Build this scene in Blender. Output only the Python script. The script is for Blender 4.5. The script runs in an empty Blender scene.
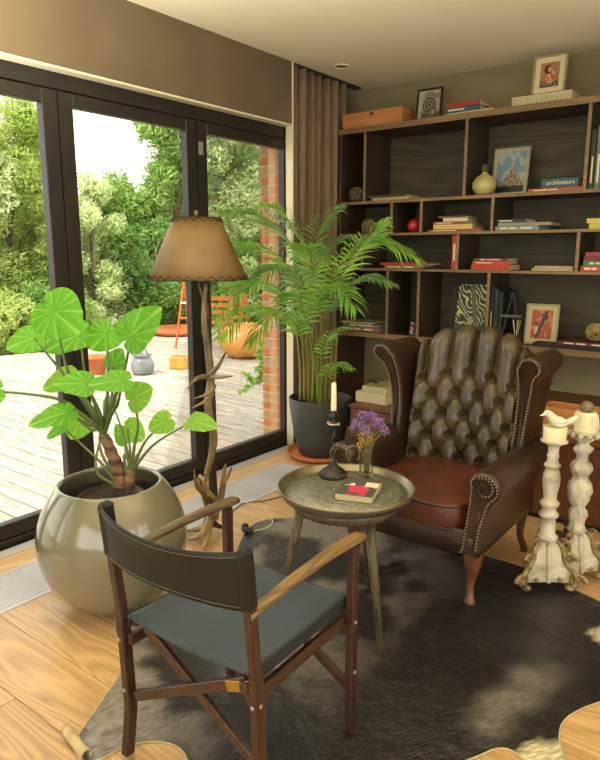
import bpy, bmesh, math, random
from mathutils import Vector, Matrix, noise, geometry
PI = math.pi
rnd = random.Random(7)
COL = bpy.context.scene.collection
SC = bpy.context.scene

# ---------------------------------------------------------------- camera
CAM_H = 1.5
PITCH = math.radians(11.1)
YAW = math.radians(37.4)
cam = bpy.data.cameras.new('camera')
cam.sensor_fit = 'HORIZONTAL'; cam.sensor_width = 36.0; cam.lens = 36.0 * 650 / 600
cam.clip_start = 0.05; cam.clip_end = 200
camo = bpy.data.objects.new('camera', cam); COL.objects.link(camo)
camo.location = (0, 0, CAM_H); camo.rotation_euler = (PI / 2 - PITCH, 0, YAW)
SC.camera = camo

# ---------------------------------------------------------------- light and exposure
SC.view_settings.view_transform = 'Standard'; SC.view_settings.look = 'None'
SC.view_settings.gamma = 1.0; SC.view_settings.use_curve_mapping = False
SC.view_settings.exposure = 0.32
world = bpy.data.worlds.new('sky'); SC.world = world; world.use_nodes = True
wn = world.node_tree; bg = wn.nodes['Background']
bg.inputs[0].default_value = (1.0, 0.99, 0.95, 1); bg.inputs[1].default_value = 2.5
sun = bpy.data.lights.new('sun', 'SUN'); sun.energy = 3.4; sun.angle = math.radians(6); sun.color = (1, .93, .78)
suno = bpy.data.objects.new('sun', sun); COL.objects.link(suno)
suno.rotation_euler = (math.radians(38), math.radians(-4), 0)      # high sun from the near end of the deck
def area_light(name, loc, size, energy, color, rot=(0, 0, 0)):
    l = bpy.data.lights.new(name, 'AREA'); l.shape = 'RECTANGLE'; l.size = size[0]; l.size_y = size[1]
    l.energy = energy; l.color = color
    o = bpy.data.objects.new(name, l); COL.objects.link(o); o.location = loc; o.rotation_euler = rot
    return o
# fill lights added out of view, standing in for daylight from rear and right
area_light('rear_fill_light', (0.0, -2.4, 1.5), (4.2, 2.0), 40, (1, .95, .86), (math.radians(-90), 0, PI))
area_light('side_fill_light', (2.95, 1.4, 1.5), (4.0, 2.0), 22, (1, .94, .84), (0, math.radians(90), 0))

def fill_spot(name, loc, energy, color, deg):
    l = bpy.data.lights.new(name, 'SPOT'); l.energy = energy; l.color = color; l.spot_size = math.radians(deg); l.spot_blend = 1; l.shadow_soft_size = .15
    o = bpy.data.objects.new(name, l); COL.objects.link(o); o.location = loc; o.rotation_euler = (PI, 0, 0)
# unseen spots without a lamp body, added to brighten the ceiling
fill_spot('ceiling_fill', (-2.2, 1.0, 1.5), 330, (1, .94, .78), 150)
fill_spot('ceiling_fill', (.1, 2.1, 1.5), 170, (1, .92, .74), 150)

# ---------------------------------------------------------------- pixel to world
CY, SY = math.cos(YAW), math.sin(YAW)
def ray(u, v):
    x = (u - 300) / 650; y = -(v - 380) / 650; z = -1
    a = PI / 2 - PITCH
    Y = y * math.cos(a) - z * math.sin(a); Z = y * math.sin(a) + z * math.cos(a)
    return Vector((x * CY - Y * SY, x * SY + Y * CY, Z))
CAMP = Vector((0, 0, CAM_H))
FWD = Vector((-SY, CY, 0))
def pd(u, v, d):                      # the point of a pixel at forward distance d
    r = ray(u, v); return CAMP + r * (d / r.dot(FWD))
def pz(u, v, z=0.0):
    r = ray(u, v); return CAMP + r * ((z - CAM_H) / r.z)
def py_(u, v, y):
    r = ray(u, v); return CAMP + r * (y / r.y)

# ---------------------------------------------------------------- materials
def lin(h):
    h = h.lstrip('#'); o = []
    for i in (0, 2, 4):
        c = int(h[i:i + 2], 16) / 255
        o.append(c / 12.92 if c <= .04045 else ((c + .055) / 1.055) ** 2.4)
    return tuple(o) + (1,)
def new_mat(name):
    m = bpy.data.materials.new(name); m.use_nodes = True
    nt = m.node_tree; b = nt.nodes['Principled BSDF']
    return m, nt, b
def N(nt, t, **k):
    n = nt.nodes.new(t)
    for a, v in k.items():
        if a.startswith('i_'): n.inputs[a[2:].replace('_', ' ')].default_value = v
        else: setattr(n, a, v)
    return n
def mat(name, c1, c2=None, rough=.5, scale=8, metal=0, bump=0, bscale=None, stretch=(1, 1, 1), coat=0, detail=4, spec=.5,
        island=0, sheen=0, contrast=(.35, .65), transl=0, coord='Object'):
    m, nt, b = new_mat(name); L = nt.links
    b.inputs['Roughness'].default_value = rough; b.inputs['Metallic'].default_value = metal
    b.inputs['Coat Weight'].default_value = coat; b.inputs['Coat Roughness'].default_value = .12
    b.inputs['Specular IOR Level'].default_value = spec
    if sheen: b.inputs['Sheen Weight'].default_value = sheen; b.inputs['Sheen Roughness'].default_value = .4
    tc = N(nt, 'ShaderNodeTexCoord'); mp = N(nt, 'ShaderNodeMapping'); mp.inputs['Scale'].default_value = stretch
    L.new(tc.outputs[coord], mp.inputs[0])
    out = None
    if c2:
        nz = N(nt, 'ShaderNodeTexNoise'); nz.inputs['Scale'].default_value = scale; nz.inputs['Detail'].default_value = detail
        L.new(mp.outputs[0], nz.inputs[0])
        r = N(nt, 'ShaderNodeValToRGB'); r.color_ramp.elements[0].position = contrast[0]; r.color_ramp.elements[1].position = contrast[1]
        r.color_ramp.elements[0].color = lin(c1); r.color_ramp.elements[1].color = lin(c2)
        L.new(nz.outputs[0], r.inputs[0]); out = r.outputs[0]
    if island:
        g = N(nt, 'ShaderNodeNewGeometry'); hs = N(nt, 'ShaderNodeHueSaturation')
        mr = N(nt, 'ShaderNodeMapRange'); mr.inputs[3].default_value = 1 - island; mr.inputs[4].default_value = 1 + island
        L.new(g.outputs['Random Per Island'], mr.inputs[0]); L.new(mr.outputs[0], hs.inputs['Value'])
        mh = N(nt, 'ShaderNodeMapRange'); mh.inputs[3].default_value = .5 - island * .06; mh.inputs[4].default_value = .5 + island * .05
        L.new(g.outputs['Random Per Island'], mh.inputs[0]); L.new(mh.outputs[0], hs.inputs['Hue'])
        if out: L.new(out, hs.inputs['Color'])
        else: hs.inputs['Color'].default_value = lin(c1)
        out = hs.outputs[0]
    if out: L.new(out, b.inputs['Base Color'])
    else: b.inputs['Base Color'].default_value = lin(c1)
    if bump:
        n2 = N(nt, 'ShaderNodeTexNoise'); n2.inputs['Scale'].default_value = bscale or scale * 3; n2.inputs['Detail'].default_value = 5
        L.new(mp.outputs[0], n2.inputs[0])
        bp = N(nt, 'ShaderNodeBump'); bp.inputs['Strength'].default_value = bump; bp.inputs['Distance'].default_value = .01
        L.new(n2.outputs[0], bp.inputs['Height']); L.new(bp.outputs[0], b.inputs['Normal'])
    if transl:
        t = N(nt, 'ShaderNodeBsdfTranslucent'); mx = N(nt, 'ShaderNodeMixShader'); mx.inputs[0].default_value = transl
        if out: L.new(out, t.inputs[0])
        else: t.inputs[0].default_value = lin(c1)
        o = nt.nodes['Material Output']
        L.new(b.outputs[0], mx.inputs[1]); L.new(t.outputs[0], mx.inputs[2]); L.new(mx.outputs[0], o.inputs[0])
    return m
def wood(name, c1, c2, axis='X', rough=.45, ring=9, bump=.25, coat=0, rand=.12, spec=.5):
    # grain: rings stretched along an axis, plus fine fibres; each object varies a little
    m, nt, b = new_mat(name); L = nt.links
    b.inputs['Roughness'].default_value = rough; b.inputs['Coat Weight'].default_value = coat; b.inputs['Specular IOR Level'].default_value = spec
    tc = N(nt, 'ShaderNodeTexCoord'); oi = N(nt, 'ShaderNodeObjectInfo')
    ad = N(nt, 'ShaderNodeVectorMath', operation='ADD'); L.new(tc.outputs['Object'], ad.inputs[0])
    sc = N(nt, 'ShaderNodeVectorMath', operation='SCALE'); cx = N(nt, 'ShaderNodeCombineXYZ')
    for i in range(3): L.new(oi.outputs['Random'], cx.inputs[i])
    L.new(cx.outputs[0], sc.inputs[0]); sc.inputs['Scale'].default_value = 37; L.new(sc.outputs[0], ad.inputs[1])
    mp = N(nt, 'ShaderNodeMapping'); s = {'X': (.12, 1, 1), 'Y': (1, .12, 1), 'Z': (1, 1, .12)}[axis]
    mp.inputs['Scale'].default_value = s; L.new(ad.outputs[0], mp.inputs[0])
    n1 = N(nt, 'ShaderNodeTexNoise'); n1.inputs['Scale'].default_value = ring * .6; n1.inputs['Detail'].default_value = 2
    n1.inputs['Distortion'].default_value = .6; L.new(mp.outputs[0], n1.inputs[0])
    mul = N(nt, 'ShaderNodeMath', operation='MULTIPLY'); mul.inputs[1].default_value = ring * 1.6; L.new(n1.outputs[0], mul.inputs[0])
    fr = N(nt, 'ShaderNodeMath', operation='PINGPONG'); fr.inputs[1].default_value = .5; L.new(mul.outputs[0], fr.inputs[0])
    mp2 = N(nt, 'ShaderNodeMapping'); mp2.inputs['Scale'].default_value = tuple(q * q * .6 if q < 1 else 1 for q in s); L.new(ad.outputs[0], mp2.inputs[0])
    n2 = N(nt, 'ShaderNodeTexNoise'); n2.inputs['Scale'].default_value = 160; n2.inputs['Detail'].default_value = 3; L.new(mp2.outputs[0], n2.inputs[0])
    mx = N(nt, 'ShaderNodeMix'); mx.data_type = 'FLOAT'; mx.inputs[0].default_value = .45
    L.new(fr.outputs[0], mx.inputs[2]); L.new(n2.outputs[0], mx.inputs[3])
    r = N(nt, 'ShaderNodeValToRGB'); r.color_ramp.elements[0].position = .12; r.color_ramp.elements[1].position = .55
    r.color_ramp.elements[0].color = lin(c1); r.color_ramp.elements[1].color = lin(c2); L.new(mx.outputs[0], r.inputs[0])
    hs = N(nt, 'ShaderNodeHueSaturation'); mr = N(nt, 'ShaderNodeMapRange'); mr.inputs[3].default_value = 1 - rand; mr.inputs[4].default_value = 1 + rand
    L.new(oi.outputs['Random'], mr.inputs[0]); L.new(mr.outputs[0], hs.inputs['Value']); L.new(r.outputs[0], hs.inputs['Color'])
    L.new(hs.outputs[0], b.inputs['Base Color'])
    if bump:
        bp = N(nt, 'ShaderNodeBump'); bp.inputs['Strength'].default_value = bump; bp.inputs['Distance'].default_value = .003
        L.new(mx.outputs[0], bp.inputs['Height']); L.new(bp.outputs[0], b.inputs['Normal'])
    return m
def attr_mat(name, rough=.5, noise_amt=.0, nscale=30, spec=.5):
    m, nt, b = new_mat(name); L = nt.links
    a = N(nt, 'ShaderNodeAttribute'); a.attribute_name = 'pigment'
    b.inputs['Roughness'].default_value = rough; b.inputs['Specular IOR Level'].default_value = spec
    L.new(a.outputs['Color'], b.inputs['Base Color'])
    return m
def glass_mat(name, tint=(1, 1, 1, 1), refl=.5, rough=0.0):
    # thin clear glass: straight-through light plus a Fresnel reflection
    m, nt, b = new_mat(name); L = nt.links; nt.nodes.remove(b)
    t = N(nt, 'ShaderNodeBsdfTransparent'); t.inputs[0].default_value = tint
    g = N(nt, 'ShaderNodeBsdfGlossy'); g.inputs['Roughness'].default_value = rough
    f = N(nt, 'ShaderNodeFresnel'); f.inputs[0].default_value = 1.45
    mu = N(nt, 'ShaderNodeMath', operation='MULTIPLY'); mu.inputs[1].default_value = refl; L.new(f.outputs[0], mu.inputs[0])
    mx = N(nt, 'ShaderNodeMixShader'); L.new(mu.outputs[0], mx.inputs[0]); L.new(t.outputs[0], mx.inputs[1]); L.new(g.outputs[0], mx.inputs[2])
    L.new(mx.outputs[0], nt.nodes['Material Output'].inputs[0])
    return m

M = {}
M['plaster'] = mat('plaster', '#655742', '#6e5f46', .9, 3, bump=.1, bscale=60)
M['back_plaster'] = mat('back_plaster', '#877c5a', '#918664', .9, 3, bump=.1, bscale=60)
M['ceiling'] = mat('ceiling_paint', '#efe6c6', '#f2eacc', .92, 2, bump=.08, bscale=50)
M['white_trim'] = mat('pale_paint', '#e0d6b8', rough=.6)
M['floor_wood'] = wood('oiled_oak', '#9c7b4c', '#cfa974', 'X', .34, 9, .35, rand=.10)
M['sill_wood'] = wood('pale_sill_wood', '#b08a58', '#d2b07a', 'Y', .45, 7, .2)
M['frame'] = mat('dark_door_frame', '#221e1a', '#2b2621', .38, 6, bump=.05)
M['frame_low'] = mat('gasket', '#15130f', rough=.6)
M['glass'] = glass_mat('window_glass', (1, 1, 1, 1), .55)
M['grille'] = mat('grey_grille', '#b4b3b6', '#c2c1c4', .45, 5)
M['dark_gap'] = mat('dark_gap', '#1c1b1a', rough=.9)
M['deck'] = wood('weathered_deck', '#7d7464', '#c2b9a8', 'X', .7, 8, .3, rand=.16)
M['brick'] = mat('orange_brick', '#b5653a', '#cf9058', .85, 14, bump=.5, bscale=60)
M['brick2'] = mat('tan_brick', '#ab8258', '#c29c6c', .85, 14, bump=.5, bscale=60)
M['mortar'] = mat('mortar', '#c2ae86', rough=.95, bump=.4, bscale=80)
M['soil'] = mat('garden_soil', '#4d5a30', '#74804a', .95, 3, bump=.8, bscale=30)
M['bark'] = mat('bark', '#4a3b2a', '#6d5a42', .9, 12, bump=.8, bscale=30, stretch=(1, 1, .3))
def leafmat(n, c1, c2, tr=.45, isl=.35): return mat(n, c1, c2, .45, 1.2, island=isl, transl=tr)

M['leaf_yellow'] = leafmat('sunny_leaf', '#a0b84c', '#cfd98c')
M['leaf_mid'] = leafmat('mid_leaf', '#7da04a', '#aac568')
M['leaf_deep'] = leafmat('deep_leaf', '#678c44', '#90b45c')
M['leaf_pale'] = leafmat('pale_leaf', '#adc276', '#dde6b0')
M['curtain'] = mat('taupe_curtain', '#6f5d45', '#806b4e', .85, 90, bump=.2, bscale=300, stretch=(1, 1, .1), sheen=.2)
M['shelf_edge'] = wood('walnut_edge', '#6b5236', '#8c7048', 'X', .5, 7, .1, rand=.05)
M['shelf_wood'] = wood('walnut_shelf', '#2b2018', '#453222', 'X', .45, 7, .2, rand=.05)
M['shelf_div'] = wood('walnut_divider', '#2b241a', '#40362a', 'Z', .5, 7, .2, rand=.05)
M['shelf_back'] = wood('dark_oak_panel', '#2a2619', '#514a30', 'X', .6, 6, .25, rand=.12)
M['cabinet'] = wood('red_walnut', '#4a2814', '#6b3e22', 'X', .4, 7, .15, rand=.06)

# ---------------------------------------------------------------- mesh builder
class MB:
    def __init__(s): s.v = []; s.f = []; s.sm = []
    def add(s, vs, fs, smooth=True):
        o = len(s.v); s.v += [tuple(q) for q in vs]
        for f in fs: s.f.append(tuple(i + o for i in f)); s.sm.append(smooth)
        return s
    def box(s, x0, x1, y0, y1, z0, z1, M4=None, bev=0.0):
        if x0 > x1: x0, x1 = x1, x0
        if y0 > y1: y0, y1 = y1, y0
        if z0 > z1: z0, z1 = z1, z0
        if bev > 0:
            b = min(bev, (x1 - x0) * .45, (y1 - y0) * .45, (z1 - z0) * .45)
            vs = []; idx = {}
            for i, (cx, sx) in enumerate(((x0, 1), (x1, -1))):
                for j, (cy, sy) in enumerate(((y0, 1), (y1, -1))):
                    for k, (cz, sz) in enumerate(((z0, 1), (z1, -1))):
                        idx[i, j, k, 0] = len(vs); vs.append((cx, cy + sy * b, cz + sz * b))
                        idx[i, j, k, 1] = len(vs); vs.append((cx + sx * b, cy, cz + sz * b))
                        idx[i, j, k, 2] = len(vs); vs.append((cx + sx * b, cy + sy * b, cz))
            fs = []
            I = lambda i, j, k, a: idx[i, j, k, a]
            for i in (0, 1):
                q = [I(i, 0, 0, 0), I(i, 0, 1, 0), I(i, 1, 1, 0), I(i, 1, 0, 0)]; fs.append(q if i == 0 else q[::-1])
                q = [I(0, i, 0, 1), I(1, i, 0, 1), I(1, i, 1, 1), I(0, i, 1, 1)]; fs.append(q if i == 0 else q[::-1])
                q = [I(0, 0, i, 2), I(0, 1, i, 2), I(1, 1, i, 2), I(1, 0, i, 2)]; fs.append(q if i == 0 else q[::-1])
            for i in (0, 1):
                for j in (0, 1):
                    q = [I(i, j, 0, 0), I(i, j, 0, 1), I(i, j, 1, 1), I(i, j, 1, 0)]; fs.append(q if (i + j) % 2 else q[::-1])
                    q = [I(i, 0, j, 0), I(i, 0, j, 2), I(i, 1, j, 2), I(i, 1, j, 0)]; fs.append(q if (i + j) % 2 == 0 else q[::-1])
                    q = [I(0, i, j, 1), I(0, i, j, 2), I(1, i, j, 2), I(1, i, j, 1)]; fs.append(q if (i + j) % 2 else q[::-1])
                    for k in (0, 1):
                        q = [I(i, j, k, 0), I(i, j, k, 1), I(i, j, k, 2)]; fs.append(q if (i + j + k) % 2 == 0 else q[::-1])
        else:
            vs = [(x, y, z) for x in (x0, x1) for y in (y0, y1) for z in (z0, z1)]
            fs = [(0, 1, 3, 2), (4, 6, 7, 5), (0, 4, 5, 1), (2, 3, 7, 6), (0, 2, 6, 4), (1, 5, 7, 3)]
        if M4 is not None: vs = [M4 @ Vector(q) for q in vs]
        return s.add(vs, fs, False)
    def bar(s, a, b, w, h, up=(0, 0, 1), bev=.003):          # square bar from a to b
        a = Vector(a); b = Vector(b); d = b - a; L = d.length; d.normalize()
        u = Vector(up); x = d.cross(u)
        if x.length < 1e-4: x = d.cross(Vector((0, 1, 0)))
        x.normalize(); y = x.cross(d)
        m = Matrix((x, d, y)).transposed().to_4x4(); m.translation = a
        return s.box(-w / 2, w / 2, 0, L, -h / 2, h / 2, m, bev)
    def tube(s, pts, rad, n=8, sub=0, caps=True, flat=None):
        pts = [Vector(p) for p in pts]
        if not hasattr(rad, '__len__'): rad = [rad] * len(pts)
        if sub: pts, rad = spline(pts, rad, sub)
        vs = []; fs = []; prev = None
        for i, p in enumerate(pts):
            t = (pts[min(i + 1, len(pts) - 1)] - pts[max(i - 1, 0)])
            t = t.normalized() if t.length > 1e-9 else Vector((0, 0, 1))
            if prev is None:
                x = t.cross(Vector((0, 0, 1)));
                if x.length < .05: x = t.cross(Vector((0, 1, 0)))
            else: x = prev - t * prev.dot(t)
            x.normalize(); prev = x; y = t.cross(x)
            for k in range(n):
                a = 2 * PI * k / n
                vs.append(p + (x * math.cos(a) + y * math.sin(a) * (flat or 1)) * rad[i])
        for i in range(len(pts) - 1):
            for k in range(n):
                k2 = (k + 1) % n; fs.append((i * n + k, i * n + k2, (i + 1) * n + k2, (i + 1) * n + k))
        if caps: fs.append(tuple(range(n))[::-1]); fs.append(tuple((len(pts) - 1) * n + k for k in range(n)))
        return s.add(vs, fs)
    def lathe(s, prof, n=32, c=(0, 0), mod=None, cap=True):
        # prof: (r, z) list, revolved about the vertical axis at c
        vs = []; fs = []
        for (r, z) in prof:
            for k in range(n):
                a = 2 * PI * k / n; rr = r * (mod(a, z) if mod else 1)
                vs.append((c[0] + rr * math.cos(a), c[1] + rr * math.sin(a), z))
        for i in range(len(prof) - 1):
            for k in range(n):
                k2 = (k + 1) % n; fs.append((i * n + k, i * n + k2, (i + 1) * n + k2, (i + 1) * n + k))
        if cap and prof[0][0] > 1e-5: fs.append(tuple(range(n))[::-1])
        if cap and prof[-1][0] > 1e-5: fs.append(tuple((len(prof) - 1) * n + k for k in range(n)))
        return s.add(vs, fs)
    def ball(s, c, r, n=12, m=8, sc=(1, 1, 1), mod=None):
        vs = []; fs = []
        c = Vector(c)
        for i in range(m + 1):
            ph = PI * i / m
            for k in range(n):
                a = 2 * PI * k / n
                d = Vector((math.sin(ph) * math.cos(a), math.sin(ph) * math.sin(a), -math.cos(ph)))
                q = r * (mod(d) if mod else 1)
                vs.append(c + Vector((d.x * sc[0], d.y * sc[1], d.z * sc[2])) * q)
        for i in range(m):
            for k in range(n):
                k2 = (k + 1) % n; fs.append((i * n + k, i * n + k2, (i + 1) * n + k2, (i + 1) * n + k))
        return s.add(vs, fs)
    def prism(s, poly, y0, y1, M4=None, smooth=False):      # outline in x,z pushed along y
        n = len(poly); vs = [(x, y0, z) for x, z in poly] + [(x, y1, z) for x, z in poly]
        fs = [tuple(range(n)), tuple(range(2 * n - 1, n - 1, -1))] + [(i, i + n, (i + 1) % n + n, (i + 1) % n) for i in range(n)]
        if M4 is not None: vs = [M4 @ Vector(q) for q in vs]
        return s.add(vs, fs, smooth)
    def grid(s, fn, nu, nv, closed_u=False, smooth=True):
        vs = [fn(i / nu, j / nv) for j in range(nv + 1) for i in range(nu + 1)]
        fs = [(j * (nu + 1) + i, j * (nu + 1) + i + 1, (j + 1) * (nu + 1) + i + 1, (j + 1) * (nu + 1) + i) for j in range(nv) for i in range(nu)]
        return s.add(vs, fs, smooth)
    def build(s, name, m, parent=None, clean=True):
        me = bpy.data.meshes.new(name); me.from_pydata(s.v, [], s.f)
        me.polygons.foreach_set('use_smooth', s.sm)
        if clean and len(s.v) < 40000:
            b = bmesh.new(); b.from_mesh(me); bmesh.ops.remove_doubles(b, verts=b.verts, dist=1e-5)
            bmesh.ops.recalc_face_normals(b, faces=b.faces); b.to_mesh(me); b.free()
        me.update()
        o = bpy.data.objects.new(name, me); COL.objects.link(o)
        if m is not None: me.materials.append(M[m] if isinstance(m, str) else m)
        if parent is not None: o.parent = parent
        return o
def spline(pts, rad, sub):
    P, R = [], []
    n = len(pts)
    for i in range(n - 1):
        p0 = pts[max(i - 1, 0)]; p1 = pts[i]; p2 = pts[i + 1]; p3 = pts[min(i + 2, n - 1)]
        for k in range(sub):
            t = k / sub
            P.append(.5 * ((2 * p1) + (p2 - p0) * t + (2 * p0 - 5 * p1 + 4 * p2 - p3) * t * t + (3 * p1 - p0 - 3 * p2 + p3) * t ** 3))
            R.append(rad[i] * (1 - t) + rad[i + 1] * t)
    P.append(pts[-1]); R.append(rad[-1]); return P, R
def pl_interp(tab, t):
    for (a, va), (b, vb) in zip(tab, tab[1:]):
        if t <= b: return va + (vb - va) * max(0, (t - a)) / (b - a)
    return tab[-1][1]
def shade_auto(o, ang=35):
    me = o.data; me.polygons.foreach_set('use_smooth', [True] * len(me.polygons))
    me.set_sharp_from_angle(angle=math.radians(ang)); return o
def subsurf(o, n=1):
    md = o.modifiers.new('sub', 'SUBSURF'); md.levels = n; md.render_levels = n; return o
def tag(o, label, cat, group=None, kind=None):
    o['label'] = label; o['category'] = cat
    if group: o['group'] = group
    if kind: o['kind'] = kind
    return o
def thing(name, label, cat, loc=(0, 0, 0), rotz=0, group=None):
    o = bpy.data.objects.new(name, None); COL.objects.link(o); o.empty_display_size = .1
    o.location = loc; o.rotation_euler = (0, 0, rotz); return tag(o, label, cat, group)
def struct(o): o['kind'] = 'structure'; return o
def struct_empty(name, loc=(0, 0, 0)):
    o = bpy.data.objects.new(name, None); COL.objects.link(o); o.location = loc; o['kind'] = 'structure'; return o
def dupm(src, parent, loc=None, rot=None, scale=None, name=None):       # same mesh again as another part
    o = bpy.data.objects.new(name or src.name.split('.')[0], src.data); COL.objects.link(o); o.parent = parent
    if loc is not None: o.location = loc
    if rot is not None: o.rotation_euler = rot
    if scale is not None: o.scale = scale
    return o

# ================================================================ THE ROOM SHELL
XD = -3.16            # plane of the glazed doors
XW = -3.06            # face of the bulkhead above them
YB = 4.92             # shelf wall
ZC = 2.83
XR, YF = 3.0, -2.5    # far sides, behind the camera
fl = struct(MB().box(-3.22, XR + .15, YF - .15, YB + .15, -.16, -.012).build('floor', 'dark_gap'))
# oak planks, laid along X
pw = .232; y = YF; i = 0
while y < YB:
    x = -2.525; first = True; off = [1.0, 2.1, .55, 1.6][i % 4]
    while x < XR:
        L = off if first else 2.2; first = False
        x1 = min(x + L, XR)
        if x1 - x > .05:
            MB().box(x + .001, x1 - .001, y + .0012, min(y + pw, YB) - .0012, -.012, 0, bev=.0015).build('plank', 'floor_wood', fl)
        x = x1
    y += pw; i += 1
MB().box(-3.02, -2.855, YF, YB, -.012, 0, bev=.002).build('sill_board', 'sill_wood', fl)
MB().box(-3.10, -3.02, YF, 3.90, -.012, -.002, bev=.002).build('threshold_strip', 'grille', fl)
MB().box(-2.855, -2.525, 3.52, YB, -.012, 0, bev=.001).build('plank', 'floor_wood', fl)
# convector grille sunk in the floor
gr = thing('floor_grille', 'grey slatted heating grille let into the floor along the glass doors', 'grille', (-2.69, 0, 0))
MB().box(-.165, -.150, YF, 3.52, -.011, .002).box(.150, .165, YF, 3.52, -.011, .002).box(-.15, .15, 3.50, 3.52, -.011, .002).build('frame', 'grille', gr)
sl = MB().box(-.0085, .0085, YF, 3.50, -.010, 0).build('slat', 'grille', gr); sl.location = (-.139, 0, 0)
for k in range(1, 14): dupm(sl, gr, (-.139 + .0214 * k, 0, 0))

# left wall: bulkhead, recess for the curtain, low pieces
wl = MB()
wl.box(-3.45, XW, YF, 3.905, 2.41, ZC + .1)
wl.box(-3.45, -3.20, 4.02, 4.11, 0, ZC + .1); wl.box(-3.45, -3.17, 3.905, 4.11, 2.41, ZC + .1)
wl.box(-3.45, -3.36, 4.11, YB + .1, 0, ZC + .1)
wl.box(-3.45, XD, YF - .1, YF + .03, 0, ZC)
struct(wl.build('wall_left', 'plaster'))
struct(MB().box(XD + .045, XW + .006, 3.905, 3.919, 0, ZC - .001).build('trim_1', 'white_trim'))
struct(MB().box(XD - .05, XW - .002, YF, 3.904, 2.398, 2.4095).build('trim_2', 'white_trim'))
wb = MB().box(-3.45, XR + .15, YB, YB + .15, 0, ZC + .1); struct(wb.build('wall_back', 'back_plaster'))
struct(MB().box(-3.45, XR + .15, YF - .15, YB + .15, ZC, ZC + .25).build('ceiling', 'ceiling'))
# rear and right walls with their wide window openings
def wall_y(name, x0, x1, yy, th, o):
    w = MB(); a, b, c, d = o
    w.box(x0, a, yy - th, yy, 0, ZC); w.box(b, x1, yy - th, yy, 0, ZC); w.box(a, b, yy - th, yy, 0, c); w.box(a, b, yy - th, yy, d, ZC)
    return struct(w.build(name, 'ceiling'))
wall_y('wall_front', -3.45, XR + .15, YF, .15, (-2.3, 2.3, .5, 2.5))
w = MB(); x0, x1 = XR, XR + .15
w.box(x0, x1, YF, -.9, 0, ZC); w.box(x0, x1, 3.7, YB, 0, ZC); w.box(x0, x1, -.9, 3.7, 0, .5); w.box(x0, x1, -.9, 3.7, 2.5, ZC)
struct(w.build('wall_right', 'ceiling'))
def win(name, ax, c0, c1, pos):
    e = struct_empty(name)
    f = MB(); p = MB()
    def bx(m, a0, a1, z0, z1, t):
        (m.box(a0, a1, pos - t, pos + t, z0, z1) if ax == 'x' else m.box(pos - t, pos + t, a0, a1, z0, z1))
    mid = (c0 + c1) / 2
    for a0, a1, z0, z1 in ((c0, c1, .5, .57), (c0, c1, 2.43, 2.5), (c0, c0 + .07, .57, 2.43), (c1 - .07, c1, .57, 2.43), (mid - .05, mid + .05, .57, 2.43)): bx(f, a0, a1, z0, z1, .03)
    bx(p, c0 + .07, mid - .05, .57, 2.43, .004); bx(p, mid + .05, c1 - .07, .57, 2.43, .004)
    f.build('window_frame', 'frame', e); p.build('pane', 'glass', e)
win('window_1', 'x', -2.3, 2.3, YF - .08); win('window_2', 'y', -.9, 3.7, XR + .08)

# folding glass doors: outer head, jamb and bottom track, then the leaves
oh = MB().box(XD - .05, XD + .03, YF + .03, 4.03, 2.318, 2.397, bev=.003)
oh.box(XD - .05, XD + .03, 4.0, 4.03, .0, 2.318, bev=.003).box(XD - .06, XD + .035, YF + .03, 4.03, -.012, .030, bev=.003)
struct(oh.build('trim_3', 'frame'))
def leaf(n, y0, y1):
    e = struct_empty('door_%d' % n, (XD, y0, 0)); W = y1 - y0; sw = .086
    s1 = MB().box(-.032, .022, 0, sw, .034, 2.314, bev=.004).build('stile', 'frame', e)
    dupm(s1, e, (0, W - sw, 0))
    MB().box(-.032, .022, sw, W - sw, .034, .112, bev=.004).build('rail', 'frame', e)
    MB().box(-.032, .022, sw, W - sw, 2.245, 2.314, bev=.004).build('rail', 'frame', e)
    MB().box(-.010, -.004, sw - .004, W - sw + .004, .108, 2.249).build('pane', 'glass', e)
    MB().box(.022, .024, -.004, .004, .04, 2.31).build('gasket', 'frame_low', e)
    return e
ys = [-2.40, -1.79, -.82, .145, 1.115, 2.06, 3.033, 3.998]
for n in range(len(ys) - 1): leaf(n + 1, ys[n] + .003, ys[n + 1] - .003)
st = MB().box(XD + .0225, XD + .0238, 3.045, 3.085, 2.11, 2.19).build('door_sticker', mat('grey_sticker', '#77766c', '#8d8b7e', .5, 60)); tag(st, 'small grey sticker high on the dark door stile beside the third pane', 'sticker')


# ceiling downlight
dl = thing('ceiling_downlight', 'round white recessed downlight in the cream ceiling near the curtain', 'ceiling light', (-2.846, 4.213, ZC))
MB().lathe([(.062, 0), (.062, -.006), (.052, -.009), (.044, -.006), (.044, 0)], 28).build('trim_ring', 'white_trim', dl)
MB().lathe([(.043, -.001), (.036, -.004), (.0, -.004)], 24).build('lamp_cap', mat('grey_lamp', '#6a675c', rough=.3, metal=.4), dl)

# ================================================================ OUTSIDE
struct(MB().box(-60, -3.22, -40, 60, -.4, -.20).build('ground', 'soil'))
dk = struct(MB().box(-9.1, -3.23, -4, 10.3, -.19, -.075).build('deck_base', 'dark_gap'))
y = -3.0; i = 0
while y < 10.2:
    ex = -9.2 + .35 * math.sin(y * 1.1) - (.9 if y > 6.5 else 0)
    sp = -5.2 - 1.3 * ((i * 37 % 11) / 11)
    MB().box(sp + .002, -3.235, y, y + .131, -.07, -.03, bev=.003).build('deck_board', 'deck', dk)
    MB().box(ex, sp - .002, y, y + .131, -.07, -.03, bev=.003).build('deck_board', 'deck', dk)
    y += .147; i += 1
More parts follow.
